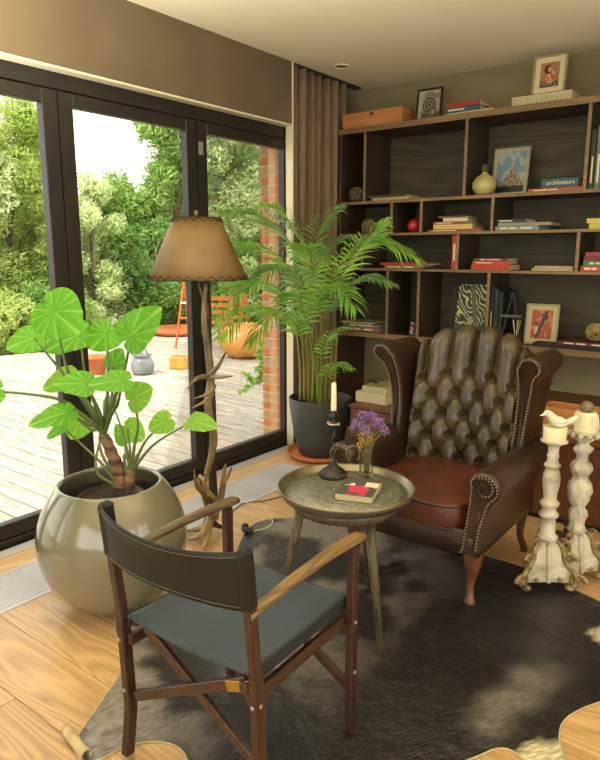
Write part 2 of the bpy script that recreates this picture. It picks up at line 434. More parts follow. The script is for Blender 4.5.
# brick pier at the end of the doors
bp = struct(MB().box(-3.425, -3.22, 3.988, 4.5, -.07, 3.0).build('wall_outside', 'mortar'))
z = -.06; r = 0
bm1 = MB().box(-.10, .10, -.014, .05, 0, .062, bev=.004).build('brick', 'brick', bp); bm1.location = (-3.33, 3.996, z)
h1 = MB().box(-.048, .048, -.014, .05, 0, .062, bev=.004).build('brick', 'brick2', bp); h1.location = (-3.382, 3.996, z + .074)
for r in range(1, 40):
    zz = -.06 + .074 * r
    if r % 2 == 0: dupm(bm1, bp, (-3.332 + .003 * (r % 3), 3.996 + .002 * (r % 2), zz))
    else:
        if r > 1: dupm(h1, bp, (-3.382, 3.996, zz))
        q = dupm(h1 if r % 4 == 1 else bm1, bp, (-3.280, 3.997, zz)); q.scale = (1, 1, 1) if r % 4 == 1 else (.46, 1, 1)

# shrubs and trees
def foliage(nl, lumps, size, seed, flat=.6):
    r = random.Random(seed); vs = []; fs = []
    tot = sum(l[3] ** 2 for l in lumps)
    for (cx, cy, cz, R) in lumps:
        for _ in range(int(nl * R * R / tot)):
            d = Vector((r.gauss(0, 1), r.gauss(0, 1), r.gauss(0, 1))).normalized()
            p = Vector((cx, cy, cz)) + Vector((d.x, d.y, d.z * .85)) * R * r.uniform(.55, 1.08)
            a = Vector((r.gauss(0, 1), r.gauss(0, 1), r.gauss(-.3, .7))).normalized()
            n = (d + Vector((r.gauss(0, .6), r.gauss(0, .6), .5 + r.gauss(0, .6)))).normalized()
            b = a.cross(n)
            if b.length < .1: continue
            b.normalize(); s = size * r.uniform(.6, 1.4)
            o = len(vs)
            vs += [p - a * s, p + b * s * flat * .5 + n * s * .12, p + a * s, p - b * s * flat * .5 + n * s * .12]
            fs += [(o, o + 1, o + 2), (o, o + 2, o + 3)]
    return vs, fs
def tree(name, label, cat, x, y, h, w, m, seed, nl=7000, size=.055, trunk=True, z0=.2, group=None):
    t = thing(name, label, cat, (x, y, -.2), 0, group); r = random.Random(seed)
    tr = MB(); lumps = []
    tr.tube([(0, 0, 0), (r.uniform(-.1, .1), r.uniform(-.1, .1), h * .35), (r.uniform(-.2, .2), r.uniform(-.2, .2), h * .8)], [.04 + h * .006, .03 + h * .003, .012], 7, 4)
    nb = int(14 + h * 5)
    for k in range(nb):
        zz = z0 + (h - z0) * (k + .5) / nb; f = zz / h
        rr = w * (.55 + .45 * math.sin(PI * min(1, f * .9 + .1))) * r.uniform(.35, 1)
        a = r.uniform(0, 2 * PI); R = w * r.uniform(.34, .58)
        c = (rr * math.cos(a), rr * math.sin(a), zz)
        lumps.append((*c, R))
        if k % 2 == 0: tr.tube([(0, 0, zz * .6), (c[0] * .5, c[1] * .5, zz * .85), c], [.018, .012, .006], 5, 2)
    tr.build('trunk', 'bark', t)
    vs, fs = foliage(nl, lumps, size, seed)
    f = MB(); f.v = vs; f.f = fs; f.sm = [False] * len(fs)
    o = f.build('foliage', m, t, clean=False); o['kind'] = 'stuff'
    return t
TG = 'bushes and trees around the deck'
def garden(): 
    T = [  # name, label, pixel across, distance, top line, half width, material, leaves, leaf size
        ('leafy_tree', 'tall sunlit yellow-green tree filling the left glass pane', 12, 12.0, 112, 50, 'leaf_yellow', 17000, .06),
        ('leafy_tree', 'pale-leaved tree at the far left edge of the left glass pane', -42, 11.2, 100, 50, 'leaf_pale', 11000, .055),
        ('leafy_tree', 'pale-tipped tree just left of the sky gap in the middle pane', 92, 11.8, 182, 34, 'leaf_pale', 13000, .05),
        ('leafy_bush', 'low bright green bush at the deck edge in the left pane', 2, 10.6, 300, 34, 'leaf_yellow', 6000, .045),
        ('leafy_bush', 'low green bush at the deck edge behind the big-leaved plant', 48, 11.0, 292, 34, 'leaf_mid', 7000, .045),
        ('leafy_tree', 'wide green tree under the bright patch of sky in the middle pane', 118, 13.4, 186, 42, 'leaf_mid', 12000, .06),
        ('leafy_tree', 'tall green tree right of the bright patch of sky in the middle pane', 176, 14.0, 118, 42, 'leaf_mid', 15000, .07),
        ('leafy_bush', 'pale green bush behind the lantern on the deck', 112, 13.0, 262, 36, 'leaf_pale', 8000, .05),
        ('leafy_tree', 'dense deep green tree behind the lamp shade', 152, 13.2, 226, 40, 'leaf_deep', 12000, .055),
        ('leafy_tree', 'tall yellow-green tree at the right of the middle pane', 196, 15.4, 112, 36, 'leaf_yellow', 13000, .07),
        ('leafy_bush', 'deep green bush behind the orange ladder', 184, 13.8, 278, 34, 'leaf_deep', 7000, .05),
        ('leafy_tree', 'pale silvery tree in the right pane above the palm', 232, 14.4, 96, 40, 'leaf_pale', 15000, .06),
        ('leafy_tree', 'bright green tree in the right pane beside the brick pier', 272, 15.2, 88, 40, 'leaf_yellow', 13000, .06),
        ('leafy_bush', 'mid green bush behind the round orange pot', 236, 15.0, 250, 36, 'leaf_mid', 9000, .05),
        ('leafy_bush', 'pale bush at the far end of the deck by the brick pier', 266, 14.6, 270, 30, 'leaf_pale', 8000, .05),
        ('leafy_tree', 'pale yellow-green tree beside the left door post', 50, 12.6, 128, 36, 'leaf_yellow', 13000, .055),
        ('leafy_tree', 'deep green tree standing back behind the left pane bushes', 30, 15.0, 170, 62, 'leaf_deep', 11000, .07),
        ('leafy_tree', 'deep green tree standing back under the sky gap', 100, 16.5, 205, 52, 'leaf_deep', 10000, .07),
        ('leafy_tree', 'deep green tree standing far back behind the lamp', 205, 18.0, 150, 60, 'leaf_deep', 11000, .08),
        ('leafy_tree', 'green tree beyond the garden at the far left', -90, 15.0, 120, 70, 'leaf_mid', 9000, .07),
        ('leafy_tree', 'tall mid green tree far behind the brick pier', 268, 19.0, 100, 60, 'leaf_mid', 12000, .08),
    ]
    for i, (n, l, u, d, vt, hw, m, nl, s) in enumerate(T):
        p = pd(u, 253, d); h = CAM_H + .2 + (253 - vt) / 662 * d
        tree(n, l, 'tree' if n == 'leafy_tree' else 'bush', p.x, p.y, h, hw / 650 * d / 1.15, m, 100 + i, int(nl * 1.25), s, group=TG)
garden()
# potted things on the deck
ZD = -.03
def deck_pot(name, label, u, v, prof, m, cat='pot', pr=1.0):
    p = pz(u, v, ZD); t = thing(name, label, cat, (p.x, p.y, ZD))
    MB().lathe(prof, 32).build('body', m, t); return t
M['terracotta'] = mat('terracotta', '#b8622f', '#cf7c42', .7, 6, bump=.1)
M['ochre_glaze'] = mat('ochre_glaze', '#c77a30', '#d8994a', .35, 4)
t = deck_pot('round_pot', 'big round orange clay pot on the deck near the brick pier', 246, 357, [(.18, 0), (.33, .08), (.40, .22), (.38, .36), (.27, .46), (.20, .48), (.21, .50), (.18, .50), (.17, .44), (0, .42)], 'ochre_glaze')
t = deck_pot('lantern', 'small grey glass lantern standing on the sunlit deck', 143, 374, [(.10, 0), (.14, .03), (.15, .12), (.12, .20), (.10, .22), (.12, .24), (.13, .25), (.11, .25), (.09, .22), (0, .2)], mat('grey_glass_pot', '#6d7072', '#85878a', .25, 5), 'lantern')
MB().tube([(.11, 0, .24), (.09, 0, .31), (0, 0, .35), (-.09, 0, .31), (-.11, 0, .24)], .006, 6, 4).build('handle', 'frame', t)
p = pz(180, 368, ZD); t = thing('wooden_block_pot', 'small square yellow-brown pot on the deck left of the ladder', 'pot', (p.x, p.y, ZD), .5)
MB().box(-.11, .11, -.11, .11, 0, .16, bev=.012).build('body', mat('yellow_clay', '#c08a2c', '#d6a040', .6, 9), t)
MB().box(-.09, .09, -.09, .09, .155, .17, bev=.01).build('lid', 'terracotta', t)
t = deck_pot('terracotta_pot', 'small terracotta pot on the deck behind the dark door post', 97, 374, [(.10, 0), (.14, .2), (.155, .2), (.155, .24), (.13, .24), (.12, .2), (0, .19)], 'terracotta')
t = deck_pot('clay_dish', 'flat round clay dish at the far edge of the deck', 178, 334, [(.40, 0), (.52, .05), (.55, .13), (.52, .13), (.48, .07), (0, .05)], 'terracotta', 'dish')
# ladder
p = pz(187, 349, ZD); lt = thing('step_ladder', 'orange wooden step ladder standing on the deck', 'ladder', (p.x, p.y, ZD), .4)
M['orange_paint'] = mat('orange_wood', '#b8521c', '#cc6a30', .5, 6)
for sx in (-1, 1):
    MB().bar((sx * .20, 0, 0), (sx * .12, .22, 1.05), .035, .02).build('rail', 'orange_paint', lt)
    MB().bar((sx * .20, .55, 0), (sx * .12, .24, 1.05), .03, .02).build('rear_leg', 'orange_paint', lt)
for k in range(4):
    f = (k + 1) / 4.3; MB().box(-.19 + .07 * f, .19 - .07 * f, .22 * f - .04, .22 * f + .04, 1.05 * f - .012, 1.05 * f + .012).build('step', 'white_trim' if k == 2 else 'orange_paint', lt)
# terracotta chairs beyond
def deck_chair(u, v, rz, label):
    p = pz(u, v, ZD); t = thing('garden_chair', label, 'chair', (p.x, p.y, ZD), rz, 'orange garden chairs')
    for sx in (-1, 1):
        for sy in (-1, 1): MB().bar((sx * .2, sy * .2, 0), (sx * .19, sy * .19, .44 if sy < 0 else .85), .035, .035).build('leg', 'orange_paint', t)
    MB().box(-.22, .22, -.22, .22, .43, .46, bev=.008).build('seat', 'orange_paint', t)
    for k in range(3): MB().box(-.19, .19, .18, .2, .55 + k * .11, .62 + k * .11, bev=.004).build('slat', 'orange_paint', t)
deck_chair(218, 350, .5, 'orange garden chair seen just right of the antler lamp pole')
deck_chair(233, 343, -.6, 'orange garden chair between the first one and the round clay pot')

# creeper growing out from the brick pier
cr = thing('creeper', 'sprig of bright green creeper hanging by the brick pier', 'plant', (-3.43, 4.15, 0))
M['vine_leaf'] = mat('vine_leaf', '#7fae2c', '#9cc544', .4, 5, transl=.45, island=.15)
rr = random.Random(3)
for k, path in enumerate([[(265, 352), (262, 372), (250, 386), (240, 392)], [(264, 372), (258, 382), (252, 380), (247, 374)], [(266, 340), (258, 352), (263, 362), (258, 370)]]):
    P_ = [pd(u, v, 5.55 + .05 * k) - cr.location for u, v in path]
    pp, _ = spline(P_, [1] * 4, 6)
    pp = [Vector((-3.452, 4.20, P_[0].z + cr.location.z + .03)) - cr.location] + pp
    MB().tube(pp, .004, 5).build('stem', 'vine_leaf', cr)
    lf = MB()
    for q in pp:
        for s_ in range(3):
            d = Vector((rr.gauss(0, 1), rr.gauss(0, 1), rr.gauss(-.2, .6))).normalized(); n = Vector((rr.gauss(0, .4), -1, .5)).normalized(); b = d.cross(n).normalized()
            s0 = rr.uniform(.022, .038); c = q
            lf.add([c, c + d * s0 * .6 + b * s0 * .5, c + d * s0 * 1.6, c + d * s0 * .6 - b * s0 * .5], [(0, 1, 2), (0, 2, 3)])
    lf.build('leaves', 'vine_leaf', cr, clean=False)['kind'] = 'stuff'

# ================================================================ BOOKSHELF
SF = 4.5              # front plane of the shelves
bs = thing('bookshelf', 'dark walnut wall bookshelf with open boxes of different widths', 'bookshelf', (-3.05, SF, 0))
SR = 3.35             # its length to the right
def sh(z0, z1, x0=0, x1=SR, y0=0, y1=.40, n='shelf_board', m='shelf_wood'):
    o = MB().box(x0, x1, y0 + .004, y1, z0, z1).build(n, m, bs)
    MB().box(x0, x1, y0, y0 + .004, z0, z1, bev=.001).build('edge_band', 'shelf_edge', o); return o
sh(2.410, 2.452, -.0, SR, -.006, .41, 'top_board')
sh(1.872, 1.895, .02); sh(1.628, 1.648, .02); sh(1.358, 1.378, .02); sh(.825, .865, .0, SR, -.004)
def dv(x, z0, z1, w=.022):
    o = MB().box(x + 3.05 - w / 2, x + 3.05 + w / 2, .006, .40, z0, z1).build('divider', 'shelf_div', bs)
    MB().box(x + 3.05 - w / 2, x + 3.05 + w / 2, .002, .006, z0, z1, bev=.001).build('edge_band', 'shelf_edge', o)
for x in (-2.81, -1.98, -1.17, -.36): dv(x, 1.895, 2.41)
for x in (-2.56, -2.31, -1.764, -.95, -.30): dv(x, 1.648, 1.872)
for x in (-2.82, -2.01, -1.18, -.4): dv(x, 1.378, 1.628)
for x in (-2.58, -2.31, -1.762, -.5): dv(x, .865, 1.358)
MB().box(0, .022, 0, .41, 0, 2.41, bev=.002).build('side_panel', 'shelf_wood', bs)
MB().box(SR - .022, SR, 0, .41, .49, 2.41, bev=.002).build('side_panel', 'shelf_wood', bs)
for (z0, z1, xs) in ((1.895, 2.41, (-3.03, -2.81, -1.98, -1.17, -.36, .28)), (1.648, 1.872, (-3.03, -2.56, -2.31, -1.764, -.95, .28)), (1.378, 1.628, (-3.03, -2.82, -2.01, -1.18, .28)), (.865, 1.358, (-3.03, -2.58, -2.31, -1.762, .28))):
    for a, b in zip(xs, xs[1:]): MB().box(a + 3.05, b + 3.05, .385, .405, z0, z1).build('back_panel', 'shelf_back', bs)
# low deep cabinet under it
lc = thing('low_cabinet', 'low deep red-brown cabinet running under the bookshelf behind the armchair', 'cabinet', (-2.34, 3.62, 0))
CW = 2.65
MB().box(0, CW, .02, 1.28, .02, .468).build('body', 'cabinet', lc)
MB().box(-.01, CW + .01, -.005, 1.285, .468, .492, bev=.003).build('top', 'cabinet', lc)
for k in range(4):
    a = k * CW / 4; d = MB().box(a + .004, a + CW / 4 - .004, 0, .02, .03, .462, bev=.002).build('door', 'cabinet', lc)
MB().box(.02, CW - .02, .01, .03, 0, .03).build('plinth', 'dark_gap', lc)

# ---- books
BC = {}
def bmat(c, r=.5):
    k = (c, r)
    if k not in BC: BC[k] = mat('book_cover_' + c[1:], c, rough=r)
    return BC[k]
M['pages'] = mat('pages', '#cfc39d', '#bfb28a', .9, 200, stretch=(.05, .05, 1))
M['print_dark'] = mat('dark_print', '#1d1a18', rough=.6); M['print_pale'] = mat('pale_print', '#d9cfae', rough=.6)
NAMEC = {}
def book(x, y, z, w, d, t, c, label, group, rz=0, stand=False, mark=None, cat='book', page='pages'):
    # lying flat: spine (length w) faces -y; standing: upright, spine faces -y, height w
    o = thing('book', label, cat, (x, y, z), rz, group)
    R_ = Matrix.Identity(4)
    if stand: R_ = Matrix.Translation((0, 0, 0)) @ Matrix.Rotation(-PI / 2, 4, 'Y')
    def B(*a, bev=0): return MB().box(*a, M4=(Matrix.Rotation(-PI / 2, 4, 'Y') if stand else None), bev=bev)
    h = w / 2; off = (0 if not stand else h)
    x0, x1 = (-h + off, h + off)
    b = min(.003, t * .15)
    m = B(x0, x1, 0, d, 0, b); m.v  # lower board
    m2 = B(x0, x1, 0, d, t - b, t); m3 = B(x0, x1, -.002, b, 0, t, bev=.001)
    mm = MB(); 
    for q in (m, m2, m3): mm.add(q.v, q.f, False)
    mm.build('cover', bmat(c), o)
    B(x0 + .004, x1 - .004, b, d - .004, b, t - b).build('pages', page, o)
    if mark:
        mk = MB()
        for (a, e, f0, f1) in mark:
            q = B(x0 + a * w, x0 + e * w, -.0028, -.0018, t * f0, t * f1); mk.add(q.v, q.f, False)
        mk.build('spine_print', 'print_pale' if sum(lin(c)[:3]) < .9 else 'print_dark', o)
    return o
MK = [[(.1, .55, .35, .65)], [(.2, .35, .3, .7), (.4, .8, .35, .65)], [(.12, .3, .3, .7), (.34, .5, .3, .7), (.6, .85, .3, .7)], None]
def stack(x, y, z, specs, group, where, rz=0):
    n = len(specs)
    for i, (w, d, t, c, nm, dx, mk) in enumerate(specs):
        pos = 'the only book' if n == 1 else ('bottom' if i == 0 else 'top' if i == n - 1 else {3: 'middle', 4: 'second' if i == 1 else 'third', 5: ['', 'second', 'third', 'fourth'][i % 4], 2: 'top'}.get(n, 'middle') + ' from bottom' * (n != 3))
        book(x + dx, y, z, w, d, t, c, '%s book lying %s, %s' % (nm, pos, where), group, rz + (.03 if i % 2 else -.02), mark=MK[mk] if mk is not None else None)
        z += t + .0006
Z1, Z2, Z3, Z4, ZT, ZL = 1.8955, 1.6485, 1.3785, .8655, 2.4525, .4925
stack(-1.99, 4.55, ZT, [(.36, .24, .020, '#c9bd98', 'cream', .0, 3), (.26, .22, .035, '#35505a', 'blue-grey', -.05, 0), (.255, .20, .028, '#a02a28', 'red', -.05, 3)], 'books lying on top of the bookshelf', 'on top of the bookshelf')
stack(-2.63, 4.54, Z1, [(.33, .26, .022, '#b0a05c', 'yellow-tan', .03, 3), (.36, .28, .018, '#3a352c', 'dark', -.01, 3)], 'two flat books in the second top box', 'in the wide top box left of the brown vase')
stack(-1.33, 4.535, Z1, [(.36, .22, .022, '#a8492c', 'orange-red', -.03, 0)], 'books by the right divider of the top row', 'under the teal book in the top row')
ab = book(-1.335, 4.54, Z1 + .024, .235, .16, .055, '#27555c', 'teal book with a white title lying on the orange-red one', 'books by the right divider of the top row')
stack(-2.08, 4.535, Z2, [(.42, .25, .018, '#9c4c33', 'brick red', .02, 0), (.30, .24, .034, '#c9b269', 'pale yellow', .01, 3), (.27, .2, .02, '#8c5234', 'rust', -.01, 0), (.19, .18, .024, '#cfc19a', 'cream', .03, 3), (.21, .2, .015, '#5d4f3a', 'olive brown', -.0, 3)], 'stacked books in the second row', 'in the stack beside the red ceramic ball')
stack(-1.58, 4.535, Z2, [(.30, .26, .030, '#7c8f86', 'grey-green', -.02, 2), (.36, .27, .022, '#8c846b', 'grey-tan', .03, 3), (.21, .2, .024, '#2c2c2e', 'black', -.06, 0)], 'stacked books in the second row', 'in the stack right of the middle divider of the second row')
stack(-1.03, 4.535, Z2, [(.20, .22, .035, '#c9b64f', 'yellow', .0, 3), (.19, .2, .03, '#c2b25a', 'dull yellow', -.02, 3)], 'stacked books in the second row', 'at the right end of the second row')
stack(-2.50, 4.53, Z3, [(.30, .24, .022, '#8c6a4a', 'tan', .02, 2), (.42, .24, .022, '#a03a2a', 'red', .05, 3)], 'books in the third row', 'behind the palm tips in the third row')
stack(-1.77, 4.53, Z3, [(.28, .22, .038, '#b5402a', 'orange-red', .0, 3), (.26, .21, .022, '#b8472f', 'lighter red', -.0, 0), (.25, .2, .02, '#6d2c28', 'dark red', 0, 1)], 'books in the third row', 'in the box right of the upright red book')
stack(-1.33, 4.53, Z3, [(.27, .2, .016, '#b0a878', 'pale green-cream', -.01, 3), (.25, .2, .016, '#a8937a', 'pinkish tan', .0, 3)], 'books in the third row', 'against the right divider of the third row')
stack(-1.06, 4.53, Z3, [(.2, .24, .036, '#b04a32', 'orange', .0, 2), (.19, .22, .032, '#2f6f4d', 'green', .01, 1), (.19, .22, .028, '#6b2a2c', 'maroon', .01, 3), (.19, .22, .025, '#9c2c4c', 'magenta', .02, 3)], 'books in the third row', 'in the colourful stack at the right end')
stack(-2.86, 4.53, Z4, [(.35, .26, .034, '#8f5a46', 'dusty red', .02, 2), (.36, .25, .026, '#5d6865', 'blue-grey', .03, 1), (.30, .24, .012, '#a59b7c', 'pale', -.02, 3)], 'books at the left of the fourth row', 'in the lowest box behind the palm')
book(-2.062, 4.53, Z3, .245, .18, .038, '#b53a26', 'upright bright red book standing against the third-row divider', 'books in the third row', stand=True, mark=[(.25, .75, .3, .7)]).location.x = -2.025
for i, (w, t, c, nm) in enumerate([(.36, .03, '#20211e', 'black'), (.38, .035, '#59684a', 'green-brown landscape'), (.34, .025, '#8c3a2c', 'dark red')]):
    book(-1.125 + i * .04, 4.53, Z1, w, .24, t, c, '%s cover book standing upright at the right end of the top row' % nm, 'upright books at the right end of the top row', stand=True, mark=MK[0])
stack(-1.15, 4.50, Z4, [(.55, .33, .03, '#1e1d1b', 'big black', .0, 3), (.36, .28, .022, '#5c2a20', 'dark red', .07, 2)], 'large books under the twig ball', 'at the right of the lowest shelf')
stack(-2.27, 3.72, ZL, [(.24, .30, .070, '#b5ab84', 'thick cream', .03, 3), (.19, .26, .045, '#a49c76', 'smaller cream', .06, 3)], 'cream books on the low cabinet', 'on the low cabinet behind the left chair wing')
# black leafy thing on those books
bl = thing('dried_sprig', 'dark dried sprig lying on the cream books left of the armchair', 'plant', (-2.25, 3.80, ZL + .118))
for k in range(9):
    a = k * .7; MB().tube([(0, 0, .004), (.05 * math.cos(a), .05 * math.sin(a), .03), (.11 * math.cos(a), .10 * math.sin(a), .012 + .004 * k)], [.004, .006, .001], 5, 4, flat=.4).build('leaf', 'print_dark', bl)

def text(s, size, m, parent, loc, rot, name='lettering', th=.0004):
    cu = bpy.data.curves.new(name, 'FONT'); cu.body = s; cu.size = size; cu.extrude = th; cu.align_x = 'CENTER'; cu.resolution_u = 3
    ob = bpy.data.objects.new('tmp', cu); COL.objects.link(ob); bpy.context.view_layer.update()
    me = bpy.data.meshes.new_from_object(ob.evaluated_get(bpy.context.evaluated_depsgraph_get()))
    COL.objects.unlink(ob); bpy.data.objects.remove(ob)
    o = bpy.data.objects.new(name, me); COL.objects.link(o); o.location = loc; o.rotation_euler = rot; o.parent = parent
    me.materials.clear(); me.materials.append(M[m] if isinstance(m, str) else m); return o
text('architettura', .038, 'print_pale', ab, (.005, -.0026, .018), (PI / 2, 0, 0))

# ---- painted pictures: flat prints made of small coloured squares
def paint(name, w, h, nx, nz, fn, parent, rough=.4, loc=(0, 0, 0), rot=(0, 0, 0)):
    vs = [(-w / 2 + w * i / nx, 0, h * j / nz) for j in range(nz + 1) for i in range(nx + 1)]
    fs = [(j * (nx + 1) + i, j * (nx + 1) + i + 1, (j + 1) * (nx + 1) + i + 1, (j + 1) * (nx + 1) + i) for j in range(nz) for i in range(nx)]
    me = bpy.data.meshes.new(name); me.from_pydata(vs, [], fs)
    at = me.color_attributes.new('pigment', 'FLOAT_COLOR', 'CORNER'); buf = []
    for j in range(nz):
        for i in range(nx):
            c = lin(fn((i + .5) / nx, (j + .5) / nz)); buf += list(c) * 4
    at.data.foreach_set('color', buf); me.materials.append(attr_mat(name, rough)); me.update()
    o = bpy.data.objects.new(name, me); COL.objects.link(o); o.parent = parent; o.location = loc; o.rotation_euler = rot
    return o
def picture(name, label, x, y, z, w, h, fw, fc, mc, mw, fn, tilt=.12, rz=0, glass=True, group=None):
    t = thing(name, label, 'picture', (x, y, z), rz, group)
    t.rotation_euler = (-tilt, 0, rz)
    f = MB(); f.box(-w / 2, w / 2, 0, .018, 0, fw, bev=.002).box(-w / 2, w / 2, 0, .018, h - fw, h, bev=.002).box(-w / 2, -w / 2 + fw, 0, .018, fw, h - fw, bev=.002).box(w / 2 - fw, w / 2, 0, .018, fw, h - fw, bev=.002)
    f.build('frame', mat(name + '_frame', fc, rough=.4), t)
    MB().box(-w / 2 + fw * .8, w / 2 - fw * .8, .010, .016, fw * .8, h - fw * .8).build('mat_board', mat(name + '_mat', mc, rough=.8), t)
    iw = w - 2 * fw - 2 * mw; ih = h - 2 * fw - 2 * mw
    paint('print', iw, ih, 34, 44, fn, t, loc=(0, .0092, fw + mw))
    return t
def nz(x, y, s, k=0): return noise.noise(Vector((x * s, y * s, k)))
def f_bw(u, v):
    d = math.hypot((u - .5) * .8, v - .5); n = nz(u, v, 16, 1)
    if .10 < u < .9 and .30 > d: return '#24211b' if math.sin(d * 60 + 3 * nz(u, v, 4)) > -.1 else '#8f8770'
    if v < .22: return '#4f4a3c' if nz(u, v, 5, 2) > -.1 else '#989078'
    return '#a8a084' if nz(u, v, 3, 1) > -.2 else '#7d7662'
def f_woman(u, v):
    d = math.hypot(u - .48, (v - .72)) ; b = math.hypot((u - .55) * 1.0, v - .42)
    if d < .11: return '#c08c66'
    if math.hypot(u - .40, v - .72) < .19: return '#2d221c'
    if math.hypot(u - .68, v - .40) < .12: return '#c0502a'
    if b < .25: return '#b06a44' if nz(u, v, 8, 2) > 0 else '#d0b090'
    if v < .28: return '#4f4a58' if nz(u, v, 9, 2) > 0 else '#8c6a4a'
    return '#8f7f60' if nz(u, v, 7, 5) > -.1 else '#a8663f'
def f_rock(u, v):
    top = .62 - abs(u - .58) * 1.1 + .1 * nz(u, v, 12)
    if v < .16 + .05 * nz(u, 0, 9): return '#1c2422'
    if v < top: return '#9a8566' if nz(u, v, 14, 3) > 0 else '#6b6152'
    return '#6f8796' if nz(u, v, 4, 3) > -.1 else '#93a2a0'
def f_red(u, v):
    if math.hypot(u - .62, v - .74) < .15 and nz(u, v, 12) > -.1: return '#27302c'
    if abs((u - .5) - (v - .5) * .5) < .07 or math.hypot(u - .3, v - .5) < .12 and nz(u, v, 15) > 0: return '#332a22'
    if math.hypot(u - .3, v - .3) < .16: return '#c0a97c'
    return '#9c4a30' if nz(u, v, 5, 4) > -.15 else '#b57852'
def f_leaf_reflection(u, v):  # plant reflection in the picture's glass, painted into the print
    s = math.sin((u * 1.6 + v * 2.0) * 24 + 9 * nz(u, v, 4)) + .5 * nz(u, v, 20, 3); 
    if math.hypot((u - .5) * 1.2, v - .25) < .12: return '#9c8f62'
    if abs(u - .62 + (v - .5) * .3) < .08: return '#585a4c'
    if v < .2: return '#27402a'
    return '#c3c08c' if s > .6 else ('#41583a' if s > -.2 else '#1c2a22')
picture('picture_frame', 'black framed black-and-white engraving leaning on top of the bookshelf', -2.335, 4.60, ZT, .20, .235, .014, '#14120f', '#a69d80', .008, f_bw, rz=.05)
bxw = thing('cream_box', 'long cream patterned box lying on top of the bookshelf', 'box', (-1.50, 4.56, ZT))
MB().box(-.195, .195, 0, .2, 0, .068, bev=.004).build('body', mat('cream_box', '#c9bf98', '#bdb28a', .7, 18), bxw)
MB().box(-.196, .196, -.001, .201, .050, .0505).build('lid_seam', 'print_dark', bxw)
mk = MB()
for k in range(11):
    a = -.17 + k * .033 + (.008 if k % 3 else 0); mk.box(a, a + .004, -.0006, -.0001, .015 + .008 * (k % 2), .046); 
    if k % 3 == 0: mk.box(a, a + .02, -.0006, -.0001, .042, .045)
mk.build('print_lines', mat('tan_print', '#9a8c62', rough=.7), bxw)
picture('picture_frame', 'cream framed picture of a dark-haired figure standing on the cream box', -1.475, 4.60, ZT + .0685, .215, .25, .012, '#a08a5c', '#d0c7a2', .034, f_woman, rz=-.02)
picture('picture_frame', 'silver framed picture of a pale rock under blue sky beside the cream vase', -1.735, 4.70, Z1, .26, .335, .012, '#9c967c', '#b0ab8c', .014, f_rock, rz=-.04)
picture('picture_frame', 'pale framed red-brown abstract picture on the lowest shelf', -1.41, 4.60, Z4, .225, .285, .012, '#9a936a', '#b7ae86', .03, f_red, tilt=.10, rz=.02)
picture('picture_frame', 'large dark picture with a leafy reflection painted in, leaning in a box behind the armchair', -1.955, 4.62, Z4, .29, .44, .010, '#2b2a22', '#20261f', .02, f_leaf_reflection, tilt=.2)
picture('picture_frame', 'dark framed picture at the right end of the bookshelf top', -1.02, 4.62, ZT, .22, .27, .02, '#1a1714', '#2b2722', .01, f_bw)

# wooden wine box
wbx = thing('wooden_box', 'long light orange wooden box at the left end of the bookshelf top', 'box', (-2.775, 4.535, ZT), 0)
M['pine'] = wood('pine_box', '#a8683a', '#c98a50', 'X', .6, 5, .15)
MB().box(-.265, .265, 0, .012, 0, .115, bev=.001).build('side_panel', 'pine', wbx); MB().box(-.265, .265, .188, .20, 0, .115, bev=.001).build('side_panel', 'pine', wbx)
MB().box(-.265, -.253, .012, .188, 0, .115, bev=.001).build('end_panel', 'pine', wbx); MB().box(.253, .265, .012, .188, 0, .115, bev=.001).build('end_panel', 'pine', wbx)
MB().box(-.253, .253, .012, .188, .098, .108, bev=.001).build('lid', 'pine', wbx)
MB().box(-.014, .014, -.001, .0, .082, .104).build('stamp', 'print_dark', wbx)

M['twine'] = mat('twig_ball', '#6a5a40', '#8a7856', .85, 20, bump=.3)
def twig_ball(label, x, y, z, R, seed, n=26, m='twine', rad=.0022):
    t = thing('twig_ball', label, 'ornament', (x, y, z + R)); r = random.Random(seed); b = MB()
    MB().ball((0, 0, 0), R * .86, 16, 10).build('core', mat('ball_core', '#3b3020', rough=.9), t)
    for k in range(n):
        ax = Vector((r.gauss(0, 1), r.gauss(0, 1), r.gauss(0, 1))).normalized(); u = ax.orthogonal().normalized(); w = ax.cross(u); q = R * r.uniform(.9, .985)
        b.tube([(u * math.cos(a) + w * math.sin(a)) * q for a in [2 * PI * i / 16 for i in range(17)]], rad, 5, caps=False)
    o = b.build('strands', m, t, clean=False); return t
tb = twig_ball('brown twig ball in the top left box of the bookshelf', -2.925, 4.57, Z1, .06, 1)
stk = thing('wooden_stick', 'thin pale stick leaning upright beside the brown twig ball', 'stick', (-2.845, 4.58, Z1))
MB().tube([(0, 0, 0), (-.01, .005, .13), (-.02, .01, .24)], [.008, .006, .012], 8, 4).build('shaft', 'twine', stk)
twig_ball('dull brown woven ball at the left of the second row', -2.80, 4.56, Z2, .058, 2, 40)
twig_ball('pale woven twig ball on the big books at the right', -1.05, 4.60, Z4 + .054, .062, 3, 30, mat('pale_twine', '#8f7a4c', '#a8925c', .8, 20), .003)
rb = thing('red_ball', 'glossy red ceramic ball with raised dots in the second row', 'ornament', (-2.40, 4.57, Z2 + .052))
M['red_glaze'] = mat('red_glaze', '#a8141c', '#b81f22', .25, 5, coat=.6)
MB().ball((0, 0, 0), .05, 24, 16, (1, 1, .95)).build('body', 'red_glaze', rb)
dd = MB()
for k in range(60):
    z_ = 1 - 2 * (k + .5) / 60; a = k * 2.39996; q = math.sqrt(1 - z_ * z_); dd.ball((.05 * q * math.cos(a), .05 * q * math.sin(a), .0475 * z_), .0045, 6, 4)
dd.build('dots', 'red_glaze', rb, clean=False)['kind'] = 'stuff'
